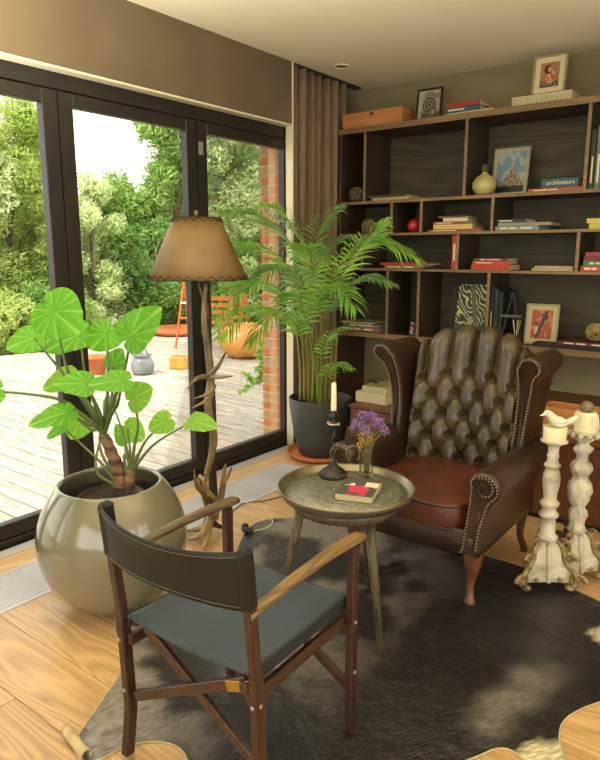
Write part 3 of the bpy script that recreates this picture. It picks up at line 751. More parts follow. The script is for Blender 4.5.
MB().tube([(0, 0, .045), (.004, 0, .056)], .006, 8).build('stem', 'print_dark', rb)
vs_ = thing('vase', 'round cream ceramic vase with a dark ball stopper', 'vase', (-1.86, 4.57, Z1))
MB().lathe([(.03, 0), (.06, .012), (.082, .05), (.082, .085), (.062, .12), (.030, .140), (.020, .150), (.022, .158), (.015, .158), (.014, .15), (0, .14)], 32).build('body', mat('cream_glaze', '#a89a5c', '#b8aa70', .3, 6, coat=.3), vs_)
MB().ball((0, 0, .185), .028, 14, 10).tube([(0, 0, .15), (0, 0, .17)], .008, 8).build('stopper', mat('dark_ball', '#3a3a26', '#55543a', .8, 40, bump=.4), vs_)
fg = thing('figurine', 'small red and white figurine in the box behind the armchair wing', 'ornament', (-2.385, 4.57, Z4))
M['fig'] = mat('figurine_paint', '#6b2a20', '#b59a84', .5, 60, contrast=(.45, .55))
MB().lathe([(.026, 0), (.028, .02), (.018, .04), (.024, .055), (.016, .068), (.0, .07)], 12).build('body', 'fig', fg); MB().ball((0, 0, .082), .017, 10, 8).ball((.012, 0, .096), .006, 6, 4).ball((-.012, 0, .096), .006, 6, 4).build('head', 'fig', fg)
yc = thing('yellow_cloth', 'crumpled ochre yellow cloth in front of the large dark picture', 'cloth', (-2.02, 4.555, Z4))
o = MB().grid(lambda u, v: ((u - .5) * .18, (v - .5) * .09, max(.002, .028 * (1 - (2 * u - 1) ** 2) * (1 - (2 * v - 1) ** 2) ** .5 + .026 * abs(nz(u, v, 5, 2)) * (1 - abs(2 * v - 1)))), 24, 14).build('cloth', mat('ochre_cloth', '#a8842c', '#c09a3c', .8, 10, bump=.3), yc)
o.modifiers.new('s', 'SOLIDIFY').thickness = .003
# dark toy horse-like tripod stand and upright black folders
for i in range(3):
    book(-1.735 + i * .034, 4.55, Z4, .40 - .02 * i, .26, .03, ['#1b1e20', '#252a2c', '#16181a'][i], ['grey-edged', 'dark green', 'plain black'][i] + ' folder standing upright left of the red-brown picture', 'upright black folders', stand=True, mark=MK[0] if i == 0 else None)
tp = thing('easel_stand', 'black wooden three-legged stand in front of the black folders', 'stand', (-1.60, 4.56, Z4))
for (a, b_) in (((-.07, -.02, 0), (-.01, 0, .33)), ((.07, -.02, 0), (.01, 0, .33)), ((0, .10, 0), (0, .01, .33))): MB().bar(a, b_, .014, .014).build('leg', 'print_dark', tp)
MB().box(-.075, .075, -.03, -.012, .185, .205, bev=.002).build('ledge', mat('grey_ledge', '#4b4a42', rough=.5), tp); MB().box(-.02, .02, -.01, .01, .31, .36, bev=.003).build('head', 'print_dark', tp)
rd = thing('reed_diffuser', 'small bottle of thin pale reeds beside the red-brown picture', 'diffuser', (-1.555, 4.53, Z4))
MB().lathe([(.018, 0), (.02, .01), (.02, .045), (.008, .055), (.008, .065), (.006, .065), (.006, .05), (0, .05)], 14).build('bottle', mat('brown_bottle', '#4a2c1a', rough=.2), rd)
for k in range(5): MB().tube([(0, 0, .03), (.03 * math.cos(k * 1.3), .02 * math.sin(k * 1.3), .17)], .0018, 5).build('reed', 'print_pale', rd)
wb2 = thing('wooden_tray_box', 'open orange-brown wooden box on the low cabinet behind the candle stands', 'box', (-.98, 3.80, ZL))
MB().box(-.15, .15, 0, .012, 0, .125, bev=.002).build('side_panel', 'pine', wb2); MB().box(-.15, .15, .17, .182, 0, .125, bev=.002).build('side_panel', 'pine', wb2)
MB().box(-.15, -.138, .012, .17, 0, .125, bev=.002).build('end_panel', 'pine', wb2); MB().box(.138, .15, .012, .17, 0, .125, bev=.002).build('end_panel', 'pine', wb2); MB().box(-.138, .138, .012, .17, 0, .01).build('bottom', 'cabinet', wb2)

# ================================================================ CURTAIN
cu = thing('curtain', 'heavy taupe floor-length curtain in the recess beside the glass doors', 'curtain', (-3.06, 3.935, 0))
def cf(u, v):
    y = u * .66; ph = u * 2 * PI * 6.2
    A = .042 + .008 * math.sin(u * 9)
    return (A * math.sin(ph + .35 * math.sin(v * 3 + u * 5)) + .004 * math.sin(ph * 2.3) - .045 , y + .012 * math.sin(ph * .5 + v * 2), .015 + v * 2.80)
o = MB().grid(cf, 220, 14).build('cloth', 'curtain', cu, clean=False); o.modifiers.new('s', 'SOLIDIFY').thickness = .003
MB().box(-.07, .0, 0, .9, 2.815, 2.829).build('track', 'frame', cu)
MB().box(-.075, -.068, -.012, .03, .02, 2.38, bev=.002).box(-.068, -.02, -.010, -.006, .02, 2.38).build('orange_glow_strip', mat('painted_orange_glow', '#a8602c', '#bb7136', .8, 30), cu)  # orange strip: reflected sunlight on the curtain edge, put in as colour

# ================================================================ COWHIDE RUG
def chaik(p, n=2):
    for _ in range(n):
        q = []
        for a, b in zip(p, p[1:] + p[:1]): q += [a * .75 + b * .25, a * .25 + b * .75]
        p = q
    return p
RZ = .004
out = [(-1.64, .985), (-1.70, 1.10), (-1.78, 1.25), (-1.84, 1.36), (-1.97, 1.40), (-2.06, 1.45), (-2.17, 1.55), (-2.19, 1.62), (-2.10, 1.66), (-1.99, 1.60), (-1.92, 1.72), (-1.98, 1.95),
       (-2.10, 2.2), (-2.24, 2.42), (-2.30, 2.58), (-2.24, 2.72), (-2.12, 2.80), (-1.95, 2.86), (-1.80, 2.98), (-1.50, 3.02), (-1.25, 2.97), (-.95, 2.99), (-.75, 2.93), (-.50, 2.86), (-.36, 2.78), (-.30, 2.62), (-.27, 2.42),
       (-.30, 2.30), (-.36, 2.20), (-.42, 2.10), (-.455, 2.0), (-.44, 1.91), (-.39, 1.82), (-.38, 1.73), (-.45, 1.72), (-.52, 1.775), (-.575, 1.765), (-.61, 1.69), (-.66, 1.60), (-.76, 1.42), (-.86, 1.32), (-1.0, 1.05), (-1.12, .95), (-1.22, 1.02), (-1.27, 1.13), (-1.36, 1.17),
       (-1.45, 1.13), (-1.50, 1.05), (-1.505, .99), (-1.53, .95), (-1.59, .955)]
outv = chaik([Vector(p) for p in out])
def inside(x, y, poly):
    c = False; j = len(poly) - 1
    for i in range(len(poly)):
        a = poly[i]; b = poly[j]
        if (a.y > y) != (b.y > y) and x < (b.x - a.x) * (y - a.y) / (b.y - a.y) + a.x: c = not c
        j = i
    return c
def edge_d(x, y):
    p = Vector((x, y)); return min((p - q).length for q in outv)
pts = list(outv); n0 = len(pts); xs = -2.3
while xs < -.25:
    yy = .9
    while yy < 3.05:
        if inside(xs, yy, outv) and edge_d(xs, yy) > .022: pts.append(Vector((xs + .004 * math.sin(yy * 90), yy)))
        yy += .03
    xs += .03
rv, re_, rf, *_ = geometry.delaunay_2d_cdt(pts, [(i, (i + 1) % n0) for i in range(n0)], [], 1, 1e-5)
rug = thing('cowhide_rug', 'dark brown cowhide rug with pale patches spread on the oak floor', 'rug', (-1.3, 1.95, 0))
me = bpy.data.meshes.new('hide')
def hz(x, y): return RZ + .0022 * (nz(x, y, 5, 1) + 1) * min(1, edge_d(x, y) / .08)
me.from_pydata([(v.x + 1.3, v.y - 1.95, hz(v.x, v.y)) for v in rv], [], [tuple(f) for f in rf])
pal = [((-.455, 1.79), .075), ((-.41, 1.86), .05), ((-.40, 2.60), .10)]
def hide_col(x, y):
    n = nz(x, y, 2.2, 3) * .6 + nz(x, y, 6, 5) * .3
    dark = Vector(lin('#060504')[:3]); brown = Vector(lin('#1c1511')[:3]); grey = Vector(lin('#9c9386')[:3]); cream = Vector(lin('#b9b18c')[:3])
    left = max(0, min(1, (-x - 1.1) / .8 + .15)); t = max(0, min(1, .16 + n * 1.1 + left * .55))
    c = dark.lerp(brown, t)
    g = max(0, min(1, (nz(x, y, 3.1, 9) + nz(x, y, 11, 2) * .5 + .10) * 3)) * min(1, left * 1.3)  # silvery window sheen on the left of the hide, painted into its colour
    c = c.lerp(grey, g * .55)
    f = max(0, 1 - abs((x + .62) - (y - 2.0) * .15) / .10) * max(0, 1 - abs(y - 2.02) / .3)
    c = c.lerp(grey, max(0, min(.35, .7 * f + nz(x, y, 9, 4) * f)))
    for (px, py), R in pal:
        d = math.hypot(x - px, y - py) + .02 * nz(x, y, 18, 6)
        c = c.lerp(cream, max(0, min(1, (R - d) / .012 + .5)))
    return (c.x, c.y, c.z, 1)
at = me.color_attributes.new('pigment', 'FLOAT_COLOR', 'POINT'); buf = []
for v in rv: buf += list(hide_col(v.x, v.y))
at.data.foreach_set('color', buf)
m, nt, b = new_mat('cowhide'); L = nt.links
a = N(nt, 'ShaderNodeAttribute'); a.attribute_name = 'pigment'
tc = N(nt, 'ShaderNodeTexCoord'); wp = N(nt, 'ShaderNodeTexNoise'); wp.inputs['Scale'].default_value = 1.6; wp.inputs['Detail'].default_value = 1
L.new(tc.outputs['Object'], wp.inputs[0])
rot = N(nt, 'ShaderNodeVectorRotate'); rot.rotation_type = 'Z_AXIS'; mm_ = N(nt, 'ShaderNodeMath', operation='MULTIPLY'); mm_.inputs[1].default_value = .8
L.new(wp.outputs[0], mm_.inputs[0]); L.new(mm_.outputs[0], rot.inputs['Angle']); L.new(tc.outputs['Object'], rot.inputs[0])
mp = N(nt, 'ShaderNodeMapping'); mp.inputs['Scale'].default_value = (1, .13, 1); L.new(rot.outputs[0], mp.inputs[0])
hn = N(nt, 'ShaderNodeTexNoise'); hn.inputs['Scale'].default_value = 170; hn.inputs['Detail'].default_value = 4; L.new(mp.outputs[0], hn.inputs[0])
hs = N(nt, 'ShaderNodeHueSaturation'); mr = N(nt, 'ShaderNodeMapRange'); mr.inputs[1].default_value = .3; mr.inputs[2].default_value = .7; mr.inputs[3].default_value = .55; mr.inputs[4].default_value = 1.6
L.new(hn.outputs[0], mr.inputs[0]); L.new(mr.outputs[0], hs.inputs['Value']); L.new(a.outputs['Color'], hs.inputs['Color']); L.new(hs.outputs[0], b.inputs['Base Color'])
bpn = N(nt, 'ShaderNodeBump'); bpn.inputs['Strength'].default_value = .6; bpn.inputs['Distance'].default_value = .006
mn = N(nt, 'ShaderNodeMath', operation='ADD'); m3 = N(nt, 'ShaderNodeMath', operation='MULTIPLY'); m3.inputs[1].default_value = 3.0
n6 = N(nt, 'ShaderNodeTexNoise'); n6.inputs['Scale'].default_value = 14; n6.inputs['Detail'].default_value = 3; L.new(tc.outputs['Object'], n6.inputs[0])
L.new(n6.outputs[0], m3.inputs[0]); L.new(m3.outputs[0], mn.inputs[0]); L.new(hn.outputs[0], mn.inputs[1])
L.new(mn.outputs[0], bpn.inputs['Height']); L.new(bpn.outputs[0], b.inputs['Normal'])
b.inputs['Roughness'].default_value = .33; b.inputs['Specular IOR Level'].default_value = .75; b.inputs['Sheen Weight'].default_value = .12; b.inputs['Sheen Roughness'].default_value = .35
M['hide'] = m; me.materials.append(m)
me.polygons.foreach_set('use_smooth', [True] * len(me.polygons)); me.update()
ro = bpy.data.objects.new('hide', me); COL.objects.link(ro); ro.parent = rug
M['suede'] = mat('suede_edge', '#a9966c', '#bfae82', .95, 30, bump=.3)
eb = MB(); ep = [Vector((p.x + 1.3, p.y - 1.95, .003)) for p in outv]; ep.append(ep[0])
eb.tube(ep, .0035, 5, caps=False).build('hide_edge', 'suede', rug)
# the curled corner, suede side out
cr_ = MB(); A_ = Vector((-1.685 + 1.3, .985 - 1.95, .022)); B_ = Vector((-1.535 + 1.3, .958 - 1.95, .024)); dr = (B_ - A_).normalized(); sd = dr.cross(Vector((0, 0, 1)))
cr_.grid(lambda u, v: A_ + (B_ - A_) * u + (sd * math.cos(v * 5.2 - 1.2) + Vector((0, 0, 1)) * math.sin(v * 5.2 - 1.2)) * (.019 - .005 * v + .002 * nz(u, v, 8)), 20, 24)
o = cr_.build('curled_corner', 'suede', rug); o['label'] = 'curled corner showing the beige suede side'; o.modifiers.new('s', 'SOLIDIFY').thickness = .002
TOPR = .0085          # top of the hide, where things stand on it

# ================================================================ BIG LEAVED PLANT IN A ROUND POT
al = thing('potted_elephant_ear', 'big-leaved green plant in a large round glazed pot by the glass doors', 'plant', (-2.24, 1.60, 0))
M['glaze'] = mat('olive_glaze', '#68684f', '#857c66', .14, 2.2, coat=.5, bump=.03, bscale=12, contrast=(.3, .7))
M['pot_in'] = mat('pot_inside', '#3d4240', '#4b504c', .6, 9)
prof = [(.0, 0), (.13, .0), (.165, .012), (.225, .06), (.278, .13), (.308, .21), (.318, .29), (.312, .36), (.290, .43), (.258, .49), (.232, .525), (.222, .54), (.214, .548), (.203, .546), (.198, .535), (.206, .515), (.225, .47)]
subsurf(MB().lathe(prof, 48, cap=False).build('pot', 'glaze', al))
MB().lathe([(.203, .525), (.222, .48), (.235, .42), (.235, .32), (0, .31)], 40, cap=False).build('pot_lining', 'pot_in', al)
MB().lathe([(.10, .32), (.14, .485), (.132, .485), (.125, .47), (0, .468)], 30).build('inner_pot', mat('plastic_pot', '#33261d', rough=.6), al)
M['dirt'] = mat('potting_soil', '#2b1d13', '#4a3525', .95, 60, bump=1, bscale=90)
MB().ball((0, 0, .462), .12, 20, 10, (1, 1, .25), lambda d: 1 + .06 * noise.noise(d * 6)).build('soil', 'dirt', al)
M['trunk'] = mat('ringed_trunk', '#4b3226', '#8c6a4b', .8, 22, bump=.7, bscale=60, stretch=(.3, .3, 2))
def loc(p, o): return p - o.location
DA = 2.63
crown = loc(pd(104, 431, 2.62), al); base = loc(pd(121, 487, 2.62), al)
tk = MB(); tp_, tr_ = spline([base, base + Vector((.0, 0, .06)), (base + crown) / 2 + Vector((.012, 0, 0)), crown + Vector((0, 0, -.02))], [.034, .030, .026, .020], 8)
tk.tube(tp_, [r * (1 + .10 * math.sin(i * 2.1)) for i, r in enumerate(tr_)], 12).build('trunk', 'trunk', al)
crown2 = loc(pd(131, 470, 2.60), al); base2 = loc(pd(129, 488, 2.60), al)
MB().tube([base2, crown2], [.024, .020], 10).build('trunk', 'trunk', al)
M['petiole'] = mat('petiole', '#5d6b35', '#6f7d45', .45, 8, transl=.1)
M['petiole_dark'] = mat('petiole_dark', '#46562a', '#667838', .45, 8)
# leaf blade with veins: bright green, lighter veins drawn from the blade's own coordinates
def leaf_mat(name, c1, c2, cv, tr=.5):
    m, nt, b = new_mat(name); L = nt.links
    uv = N(nt, 'ShaderNodeAttribute'); uv.attribute_name = 'pigment'      # r: how near to a vein
    mx = N(nt, 'ShaderNodeMix'); mx.data_type = 'RGBA'
    nz_ = N(nt, 'ShaderNodeTexNoise'); nz_.inputs['Scale'].default_value = 9
    rp = N(nt, 'ShaderNodeValToRGB'); rp.color_ramp.elements[0].position = .35; rp.color_ramp.elements[1].position = .65; rp.color_ramp.elements[0].color = lin(c1); rp.color_ramp.elements[1].color = lin(c2)
    L.new(nz_.outputs[0], rp.inputs[0]); sp = N(nt, 'ShaderNodeSeparateColor'); L.new(uv.outputs['Color'], sp.inputs[0])
    L.new(sp.outputs[0], mx.inputs[0]); L.new(rp.outputs[0], mx.inputs[6]); mx.inputs[7].default_value = lin(cv)
    L.new(mx.outputs[2], b.inputs['Base Color']); b.inputs['Roughness'].default_value = .35
    t = N(nt, 'ShaderNodeBsdfTranslucent'); L.new(mx.outputs[2], t.inputs[0]); ms = N(nt, 'ShaderNodeMixShader'); ms.inputs[0].default_value = tr
    L.new(b.outputs[0], ms.inputs[1]); L.new(t.outputs[0], ms.inputs[2]); L.new(ms.outputs[0], nt.nodes['Material Output'].inputs[0])
    return m
M['ear_leaf'] = leaf_mat('ear_leaf', '#68b828', '#76c432', '#a8dc5e', .6)
M['ear_leaf_b'] = leaf_mat('ear_leaf_young', '#86c836', '#92d042', '#b8e26c', .6)
def heart(A, T, nrm, wid, cup=.12, mname='ear_leaf', lobe=.36, name='leaf'):
    # blade hung at A (petiole joint), tip T; lobes reach behind A
    A = Vector(A); T = Vector(T); ax = T - A; L_ = ax.length; ax.normalize(); nrm = Vector(nrm)
    sd_ = ax.cross(nrm).normalized(); up = sd_.cross(ax).normalized()
    nu, nv = 72, 9; vs = []; fs = []; cols = []
    def rad(th):      # outline of a heart shaped blade, theta from the tip direction
        c = abs(th) / PI
        return pl_interp([(0, 1.0), (.05, .93), (.12, .80), (.22, .66), (.33, .58), (.45, .54), (.58, .53), (.70, .52), (.80, .50), (.88, .47), (.94, .42), (.98, .33), (1.0, .22)], c)
    for j in range(nv + 1):
        f = j / nv
        for i in range(nu + 1):
            th = -PI + 2 * PI * i / nu; r = rad(th) * f
            x = math.cos(th) * r; y = math.sin(th) * r * wid
            if x < 0: x *= lobe / .5
            vein = abs(math.sin(th * 6)) ; k = max(0, 1 - vein / .38) * (1 if f > .02 else 1)
            mid = max(0, 1 - abs(y) / .035) if x > 0 else 0
            h = -cup * 1.1 * (x * x * .9 + y * y * 1.2) + .10 * abs(y) * (1 if x > 0 else .6) + .022 * (1 - k) * min(1, f * 2) + .022 * math.sin(th * 6 + 1) * f * f
            vs.append(A + ax * (x * L_) + sd_ * (y * L_) + up * (h * L_ * 1.0)); cols.append((max(mid, k * .8), 0, 0, 1))
    for j in range(nv):
        for i in range(nu): a_ = j * (nu + 1) + i; fs.append((a_, a_ + 1, a_ + nu + 2, a_ + nu + 1))
    me = bpy.data.meshes.new(name); me.from_pydata(vs, [], fs); at = me.color_attributes.new('pigment', 'FLOAT_COLOR', 'POINT')
    at.data.foreach_set('color', [c for q in cols for c in q]); me.polygons.foreach_set('use_smooth', [True] * len(fs)); me.materials.append(M[mname]); me.update()
    o = bpy.data.objects.new(name, me); COL.objects.link(o); return o
VIEW = -FWD
# (attach px, tip px, depth attach, depth tip, width, facing camera amount, start, bend px, material)
LEAVES = [((54, 311), (78, 333), 2.60, 2.54, 1.35, .95, 0, (68, 372), 'ear_leaf', 1.75),
    ((34, 338), (6, 348), 2.72, 2.66, 1.1, .8, 0, (62, 372), 'ear_leaf', 1.0),
    ((80, 334), (44, 350), 2.85, 2.8, .9, .7, 0, (86, 380), 'ear_leaf', 1.0),
    ((107, 333), (90, 349), 2.70, 2.66, 1.5, .85, 0, (108, 385), 'ear_leaf', 1.5),
    ((131, 336), (160, 307), 2.52, 2.50, .9, .85, 0, (124, 372), 'ear_leaf', 1.0),
    ((113, 366), (122, 349), 2.78, 2.76, 1.1, .8, 0, (112, 395), 'ear_leaf', 1.3),
    ((122, 381), (88, 384), 2.42, 2.38, .85, .62, 0, (118, 402), 'ear_leaf', 1.0),
    ((86, 384), (54, 383), 2.50, 2.46, .95, .7, 0, (98, 408), 'ear_leaf', .95),
    ((70, 377), (42, 389), 2.74, 2.70, .9, .75, 0, (88, 402), 'ear_leaf_b', 1.0),
    ((134, 398), (152, 388), 2.58, 2.56, 1.3, .85, 1, (138, 425), 'ear_leaf_b', 1.3),
    ((66, 413), (28, 424), 2.50, 2.42, .75, .6, 0, (88, 424), 'ear_leaf', .9),
    ((80, 422), (70, 439), 2.66, 2.62, 1.5, .8, 0, (92, 430), 'ear_leaf_b', 1.3),
    ((166, 421), (148, 430), 2.50, 2.48, 1.2, .8, 1, (148, 438), 'ear_leaf_b', 1.2),
    ((193, 421), (217, 427), 2.36, 2.30, .75, .62, 1, (160, 440), 'ear_leaf_b', .8),
    ((62, 427), (46, 438), 2.60, 2.58, .8, .6, 2, (88, 450), 'ear_leaf', .9),
    ((112, 402), (104, 413), 2.80, 2.78, 1.2, .8, 1, (122, 430), 'ear_leaf_b', 1.1),
    ((128, 428), (144, 440), 2.74, 2.72, 1.2, .8, 1, (130, 450), 'ear_leaf_b', 1.1),
    ((124, 440), (116, 424), 2.80, 2.80, .8, .8, 1, (126, 455), 'ear_leaf', 1.0),
    ((-6, 391), (-40, 400), 2.45, 2.40, 1.0, .7, 0, (55, 398), 'ear_leaf', 1.0)]
for (a_, t_, da, dt, wd, fc, st_, bd, mn_, lb) in LEAVES:
    A0 = loc(pd(*a_, da), al); T0 = loc(pd(*t_, dt), al)
    # scale the tip out so the visible blade keeps its size
    S0 = [crown, crown2, base][st_] + Vector((0, 0, -.01)); B0 = loc(pd(*bd, (da + 2.6) / 2), al)
    thin = .0035 if st_ else .0045
    pt = MB().tube([S0, S0.lerp(B0, .5) + Vector((0, 0, .012)), B0, A0], [thin * 2.6, thin * 1.9, thin * 1.4, thin * .8], 8, 6).build('leaf_stalk', 'petiole' if mn_ == 'ear_leaf_b' or st_ else 'petiole_dark', al)
    nr = (VIEW * fc + Vector((0, 0, 1)) * (1 - fc) * 1.2 + Vector((0, 0, .25))).normalized()
    lf = heart(A0, T0, nr, wd, mname=mn_, lobe=.36 * lb); lf.parent = pt
for k, (u, v) in enumerate([(101, 452), (110, 455), (96, 470), (124, 455), (137, 455)]):
    b0 = base if k < 3 else base2
    MB().tube([b0, loc(pd(u, v, 2.6), al), (crown if k < 3 else crown2) + Vector((.01 * (k - 2), 0, .02))], [.008, .006, .003], 7, 5).build('leaf_stalk', 'petiole', al)

# ================================================================ PALM IN A DARK POT
pm = thing('potted_palm', 'feathery green palm in a dark grey pot beside the curtain', 'plant', (-2.74, 3.83, .035))
M['anthracite'] = mat('anthracite_pot', '#3a3f3a', '#444944', .55, 12, bump=.05)
MB().lathe([(.0, .0), (.145, 0), (.16, .012), (.185, .12), (.212, .25), (.228, .36), (.234, .425), (.230, .432), (.222, .432), (.218, .42), (.210, .35), (.208, .33)], 44, cap=False).build('pot', 'anthracite', pm)
MB().lathe([(.212, .355), (.10, .365), (0, .368)], 24, cap=False).build('soil', 'dirt', pm)
sc_ = thing('saucer', 'shallow round terracotta saucer under the dark palm pot', 'saucer', (-2.74, 3.83, 0))
MB().lathe([(0, .0), (.20, .0), (.235, .012), (.255, .042), (.245, .044), (.225, .022), (.2, .018), (0, .018)], 40).build('dish', 'terracotta', sc_)
pm.location.z = .019
M['palm_leaf'] = mat('palm_leaflet', '#69a636', '#a6d05c', .35, 4, island=.3, transl=.42)
M['palm_dry'] = mat('palm_leaflet_dark', '#5a8a40', '#94b86a', .35, 4, island=.3, transl=.3)
M['palm_stem'] = mat('palm_cane', '#8a7a35', '#7f9a45', .5, 10)
M['cane'] = mat('palm_sheath', '#9c6a35', '#a58a4a', .6, 12)
PO = pm.location
r = random.Random(11)
def frond(path, L0, mname='palm_leaf', nl=24, start=.30, w=.016, name='frond'):
    nl = int(nl * 1.25)
    path = [(CAMP + (p - CAMP) * min(1, (-3.04) / p.x)) if p.x < -3.04 else p for p in path]
    path = [loc(p, pm) for p in path]; k_ = len(path)
    pp, rr_ = spline(path, [.0065 - .005 * i / (k_ - 1) for i in range(k_)], 8)
    st = MB().tube(pp, rr_, 6).build(name, 'palm_stem', pm)
    lf = MB(); n = len(pp)
    for k in range(nl):
        t = start + (1 - start) * (k + .5) / nl; i = min(int(t * (n - 1)), n - 2); f_ = t * (n - 1) - i; c = pp[i].lerp(pp[i + 1], f_)
        tg = (pp[i + 1] - pp[i]).normalized(); s = tg.cross(Vector((0, 0, 1)))
        if s.length < .25: s = tg.cross(FWD)
        s.normalize(); upv = s.cross(tg)
        q = (k + .5) / nl; ln = L0 * (.55 + .6 * math.sin(PI * min(1, q * .85 + .12))) * r.uniform(.9, 1.1) * (1 if q < .85 else .75)
        for sg in (-1, 1):
            d = (s * sg * .85 + tg * (.5 + .55 * q) + upv * r.uniform(.0, .25)).normalized()
            a1 = c + d * ln * .3; a2 = c + d * ln * .65 + Vector((0, 0, -.10 * ln)); a3 = c + d * ln * .95 + Vector((0, 0, -.34 * ln * r.uniform(.7, 1.3)))
            wv = d.cross(upv); wv = (wv if wv.length > .1 else s).normalized(); wv = (Matrix.Rotation(sg * r.uniform(.7, 1.2), 3, d) @ wv) * w * .5
            P3 = [c - wv * .3, c + wv * .3, a1 - wv, a1 + wv, a2 - wv * .8, a2 + wv * .8, a3]
            for j_, q3 in enumerate(P3):
                if q3.x + PO.x < -3.125: q3 = Vector((-3.125 - PO.x, q3.y, q3.z)); P3[j_] = q3
            o_ = len(lf.v); lf.v += [tuple(q3) for q3 in P3]
            lf.f += [(o_, o_ + 1, o_ + 3, o_ + 2), (o_ + 2, o_ + 3, o_ + 5, o_ + 4), (o_ + 4, o_ + 5, o_ + 6)]; lf.sm += [True] * 3
    b_ = lf.build('leaflets', mname, st, clean=False); b_['kind'] = 'stuff'
    return st
D0 = 4.70
FR = [  # points (px, py, distance) after the cane, leaflet length, material, leaflets each side, start
    ([(304, 300, 4.7), (288, 240, 4.7), (262, 216, 4.5), (232, 212, 4.4)], .27, 'palm_dry', 22, .42),
    ([(306, 310, 4.65), (285, 262, 4.5), (250, 245, 4.35), (222, 258, 4.2)], .24, 'palm_leaf', 22, .42),
    ([(300, 330, 4.6), (280, 290, 4.4), (245, 285, 4.2), (214, 320, 4.0)], .24, 'palm_leaf', 22, .42),
    ([(302, 335, 4.6), (275, 310, 4.35), (245, 312, 4.15), (220, 338, 4.0)], .19, 'palm_leaf', 20, .45),
    ([(310, 300, 4.7), (304, 250, 4.75), (285, 215, 4.7), (268, 205, 4.65)], .22, 'palm_leaf', 20, .45),
    ([(322, 310, 4.6), (340, 262, 4.45), (372, 240, 4.35), (416, 258, 4.2)], .24, 'palm_leaf', 24, .42),
    ([(324, 315, 4.6), (345, 268, 4.4), (366, 240, 4.25), (384, 222, 4.2)], .22, 'palm_leaf', 22, .45),
    ([(322, 325, 4.6), (340, 292, 4.4), (362, 278, 4.25), (388, 282, 4.15)], .19, 'palm_dry', 20, .45),
    ([(314, 290, 4.65), (316, 245, 4.6), (324, 222, 4.55), (338, 208, 4.5)], .18, 'palm_dry', 18, .45),
    ([(308, 310, 4.5), (300, 278, 4.3), (278, 268, 4.1), (250, 288, 3.95)], .22, 'palm_dry', 22, .40),
    ([(314, 320, 4.5), (322, 290, 4.3), (342, 290, 4.15), (356, 310, 4.05)], .18, 'palm_leaf', 20, .42),
    ([(308, 330, 4.5), (300, 298, 4.3), (296, 300, 4.1), (288, 326, 3.95)], .19, 'palm_leaf', 20, .42),
    ([(322, 352, 4.6), (328, 338, 4.5), (336, 330, 4.45), (346, 328, 4.4)], .11, 'palm_leaf', 12, .3),
    ([(324, 376, 4.6), (330, 368, 4.5), (338, 364, 4.45), (350, 368, 4.4)], .11, 'palm_leaf', 12, .3),
    ([(312, 315, 4.75), (322, 262, 4.8), (340, 240, 4.75), (362, 242, 4.7)], .2, 'palm_dry', 20, .45),
    ([(302, 340, 4.55), (290, 318, 4.35), (272, 316, 4.15), (250, 342, 4.05)], .18, 'palm_leaf', 18, .42),
    ([(312, 310, 4.55), (312, 268, 4.4), (308, 250, 4.3), (300, 245, 4.2)], .2, 'palm_leaf', 20, .42),
]
for k, (pth, L0, mn_, nn_, st_) in enumerate(FR):
    bu = 308 + (k * 7 % 22); bd_ = D0 + .08 * math.sin(k * 2.1)
    P_ = [pd(bu, 397, bd_), pd((bu * 1.4 + pth[0][0] * .6) / 2, 372, bd_)] + [pd(*q) for q in pth]
    P_[0].z = .375
    frond(P_, L0, mn_, nn_, st_)
cn = [MB().tube([loc(pd(300 + 4.2 * k, 400, 4.66 + .03 * (k % 3)), pm) * 1.0, loc(pd(300 + 4.4 * k, 370, 4.66 + .03 * (k % 3)), pm), loc(pd(297 + 5.0 * k, 335, 4.66), pm)], [.010, .008, .005], 7, 4).build('cane', 'cane' if k % 3 else 'palm_stem', pm) for k in range(9)]

# ================================================================ ANTLER FLOOR LAMP
lp = thing('floor_lamp', 'antler-entwined dark floor lamp with a laced parchment shade', 'floor lamp', (-2.43, 2.29, 0))
LD = 3.29
def LPp(u, v, d=LD): return loc(pd(u, v, d), lp)
M['pole'] = mat('dark_gnarled_wood', '#241c15', '#3b3024', .7, 25, bump=.8, bscale=40, stretch=(1, 1, .3))
M['antler'] = mat('antler', '#4b3a29', '#927b58', .5, 7, bump=.4, bscale=40, contrast=(.35, .6))
M['antler_tan'] = mat('antler_tan', '#6b5236', '#a88d60', .5, 9, bump=.3, bscale=40)
MB().tube([LPp(208, 524), LPp(213, 500), LPp(212, 460), LPp(213, 410), LPp(209, 350), LPp(208, 300), LPp(203, 275), LPp(200, 240)], [.03, .026, .02, .017, .016, .015, .013, .008], 10, 6).build('pole', 'pole', lp)
MB().tube([LPp(201, 262), LPp(197, 222)], .004, 6).tube([LPp(200, 252) + Vector((-.05, 0, 0)), LPp(199, 225)], .0018, 5).tube([LPp(200, 252) + Vector((.05, 0, 0)), LPp(199, 225)], .0018, 5).build('harp', 'frame', lp)
def antler(pts, rad, tines=(), m='antler', name='antler'):
    b = MB().tube([LPp(*p) for p in pts], rad, 9, 6)
    o = b.build(name, m, lp)
    for tpts, trad in tines: MB().tube([LPp(*p) for p in tpts], trad, 8, 6).build('tine', m, o)
    return o
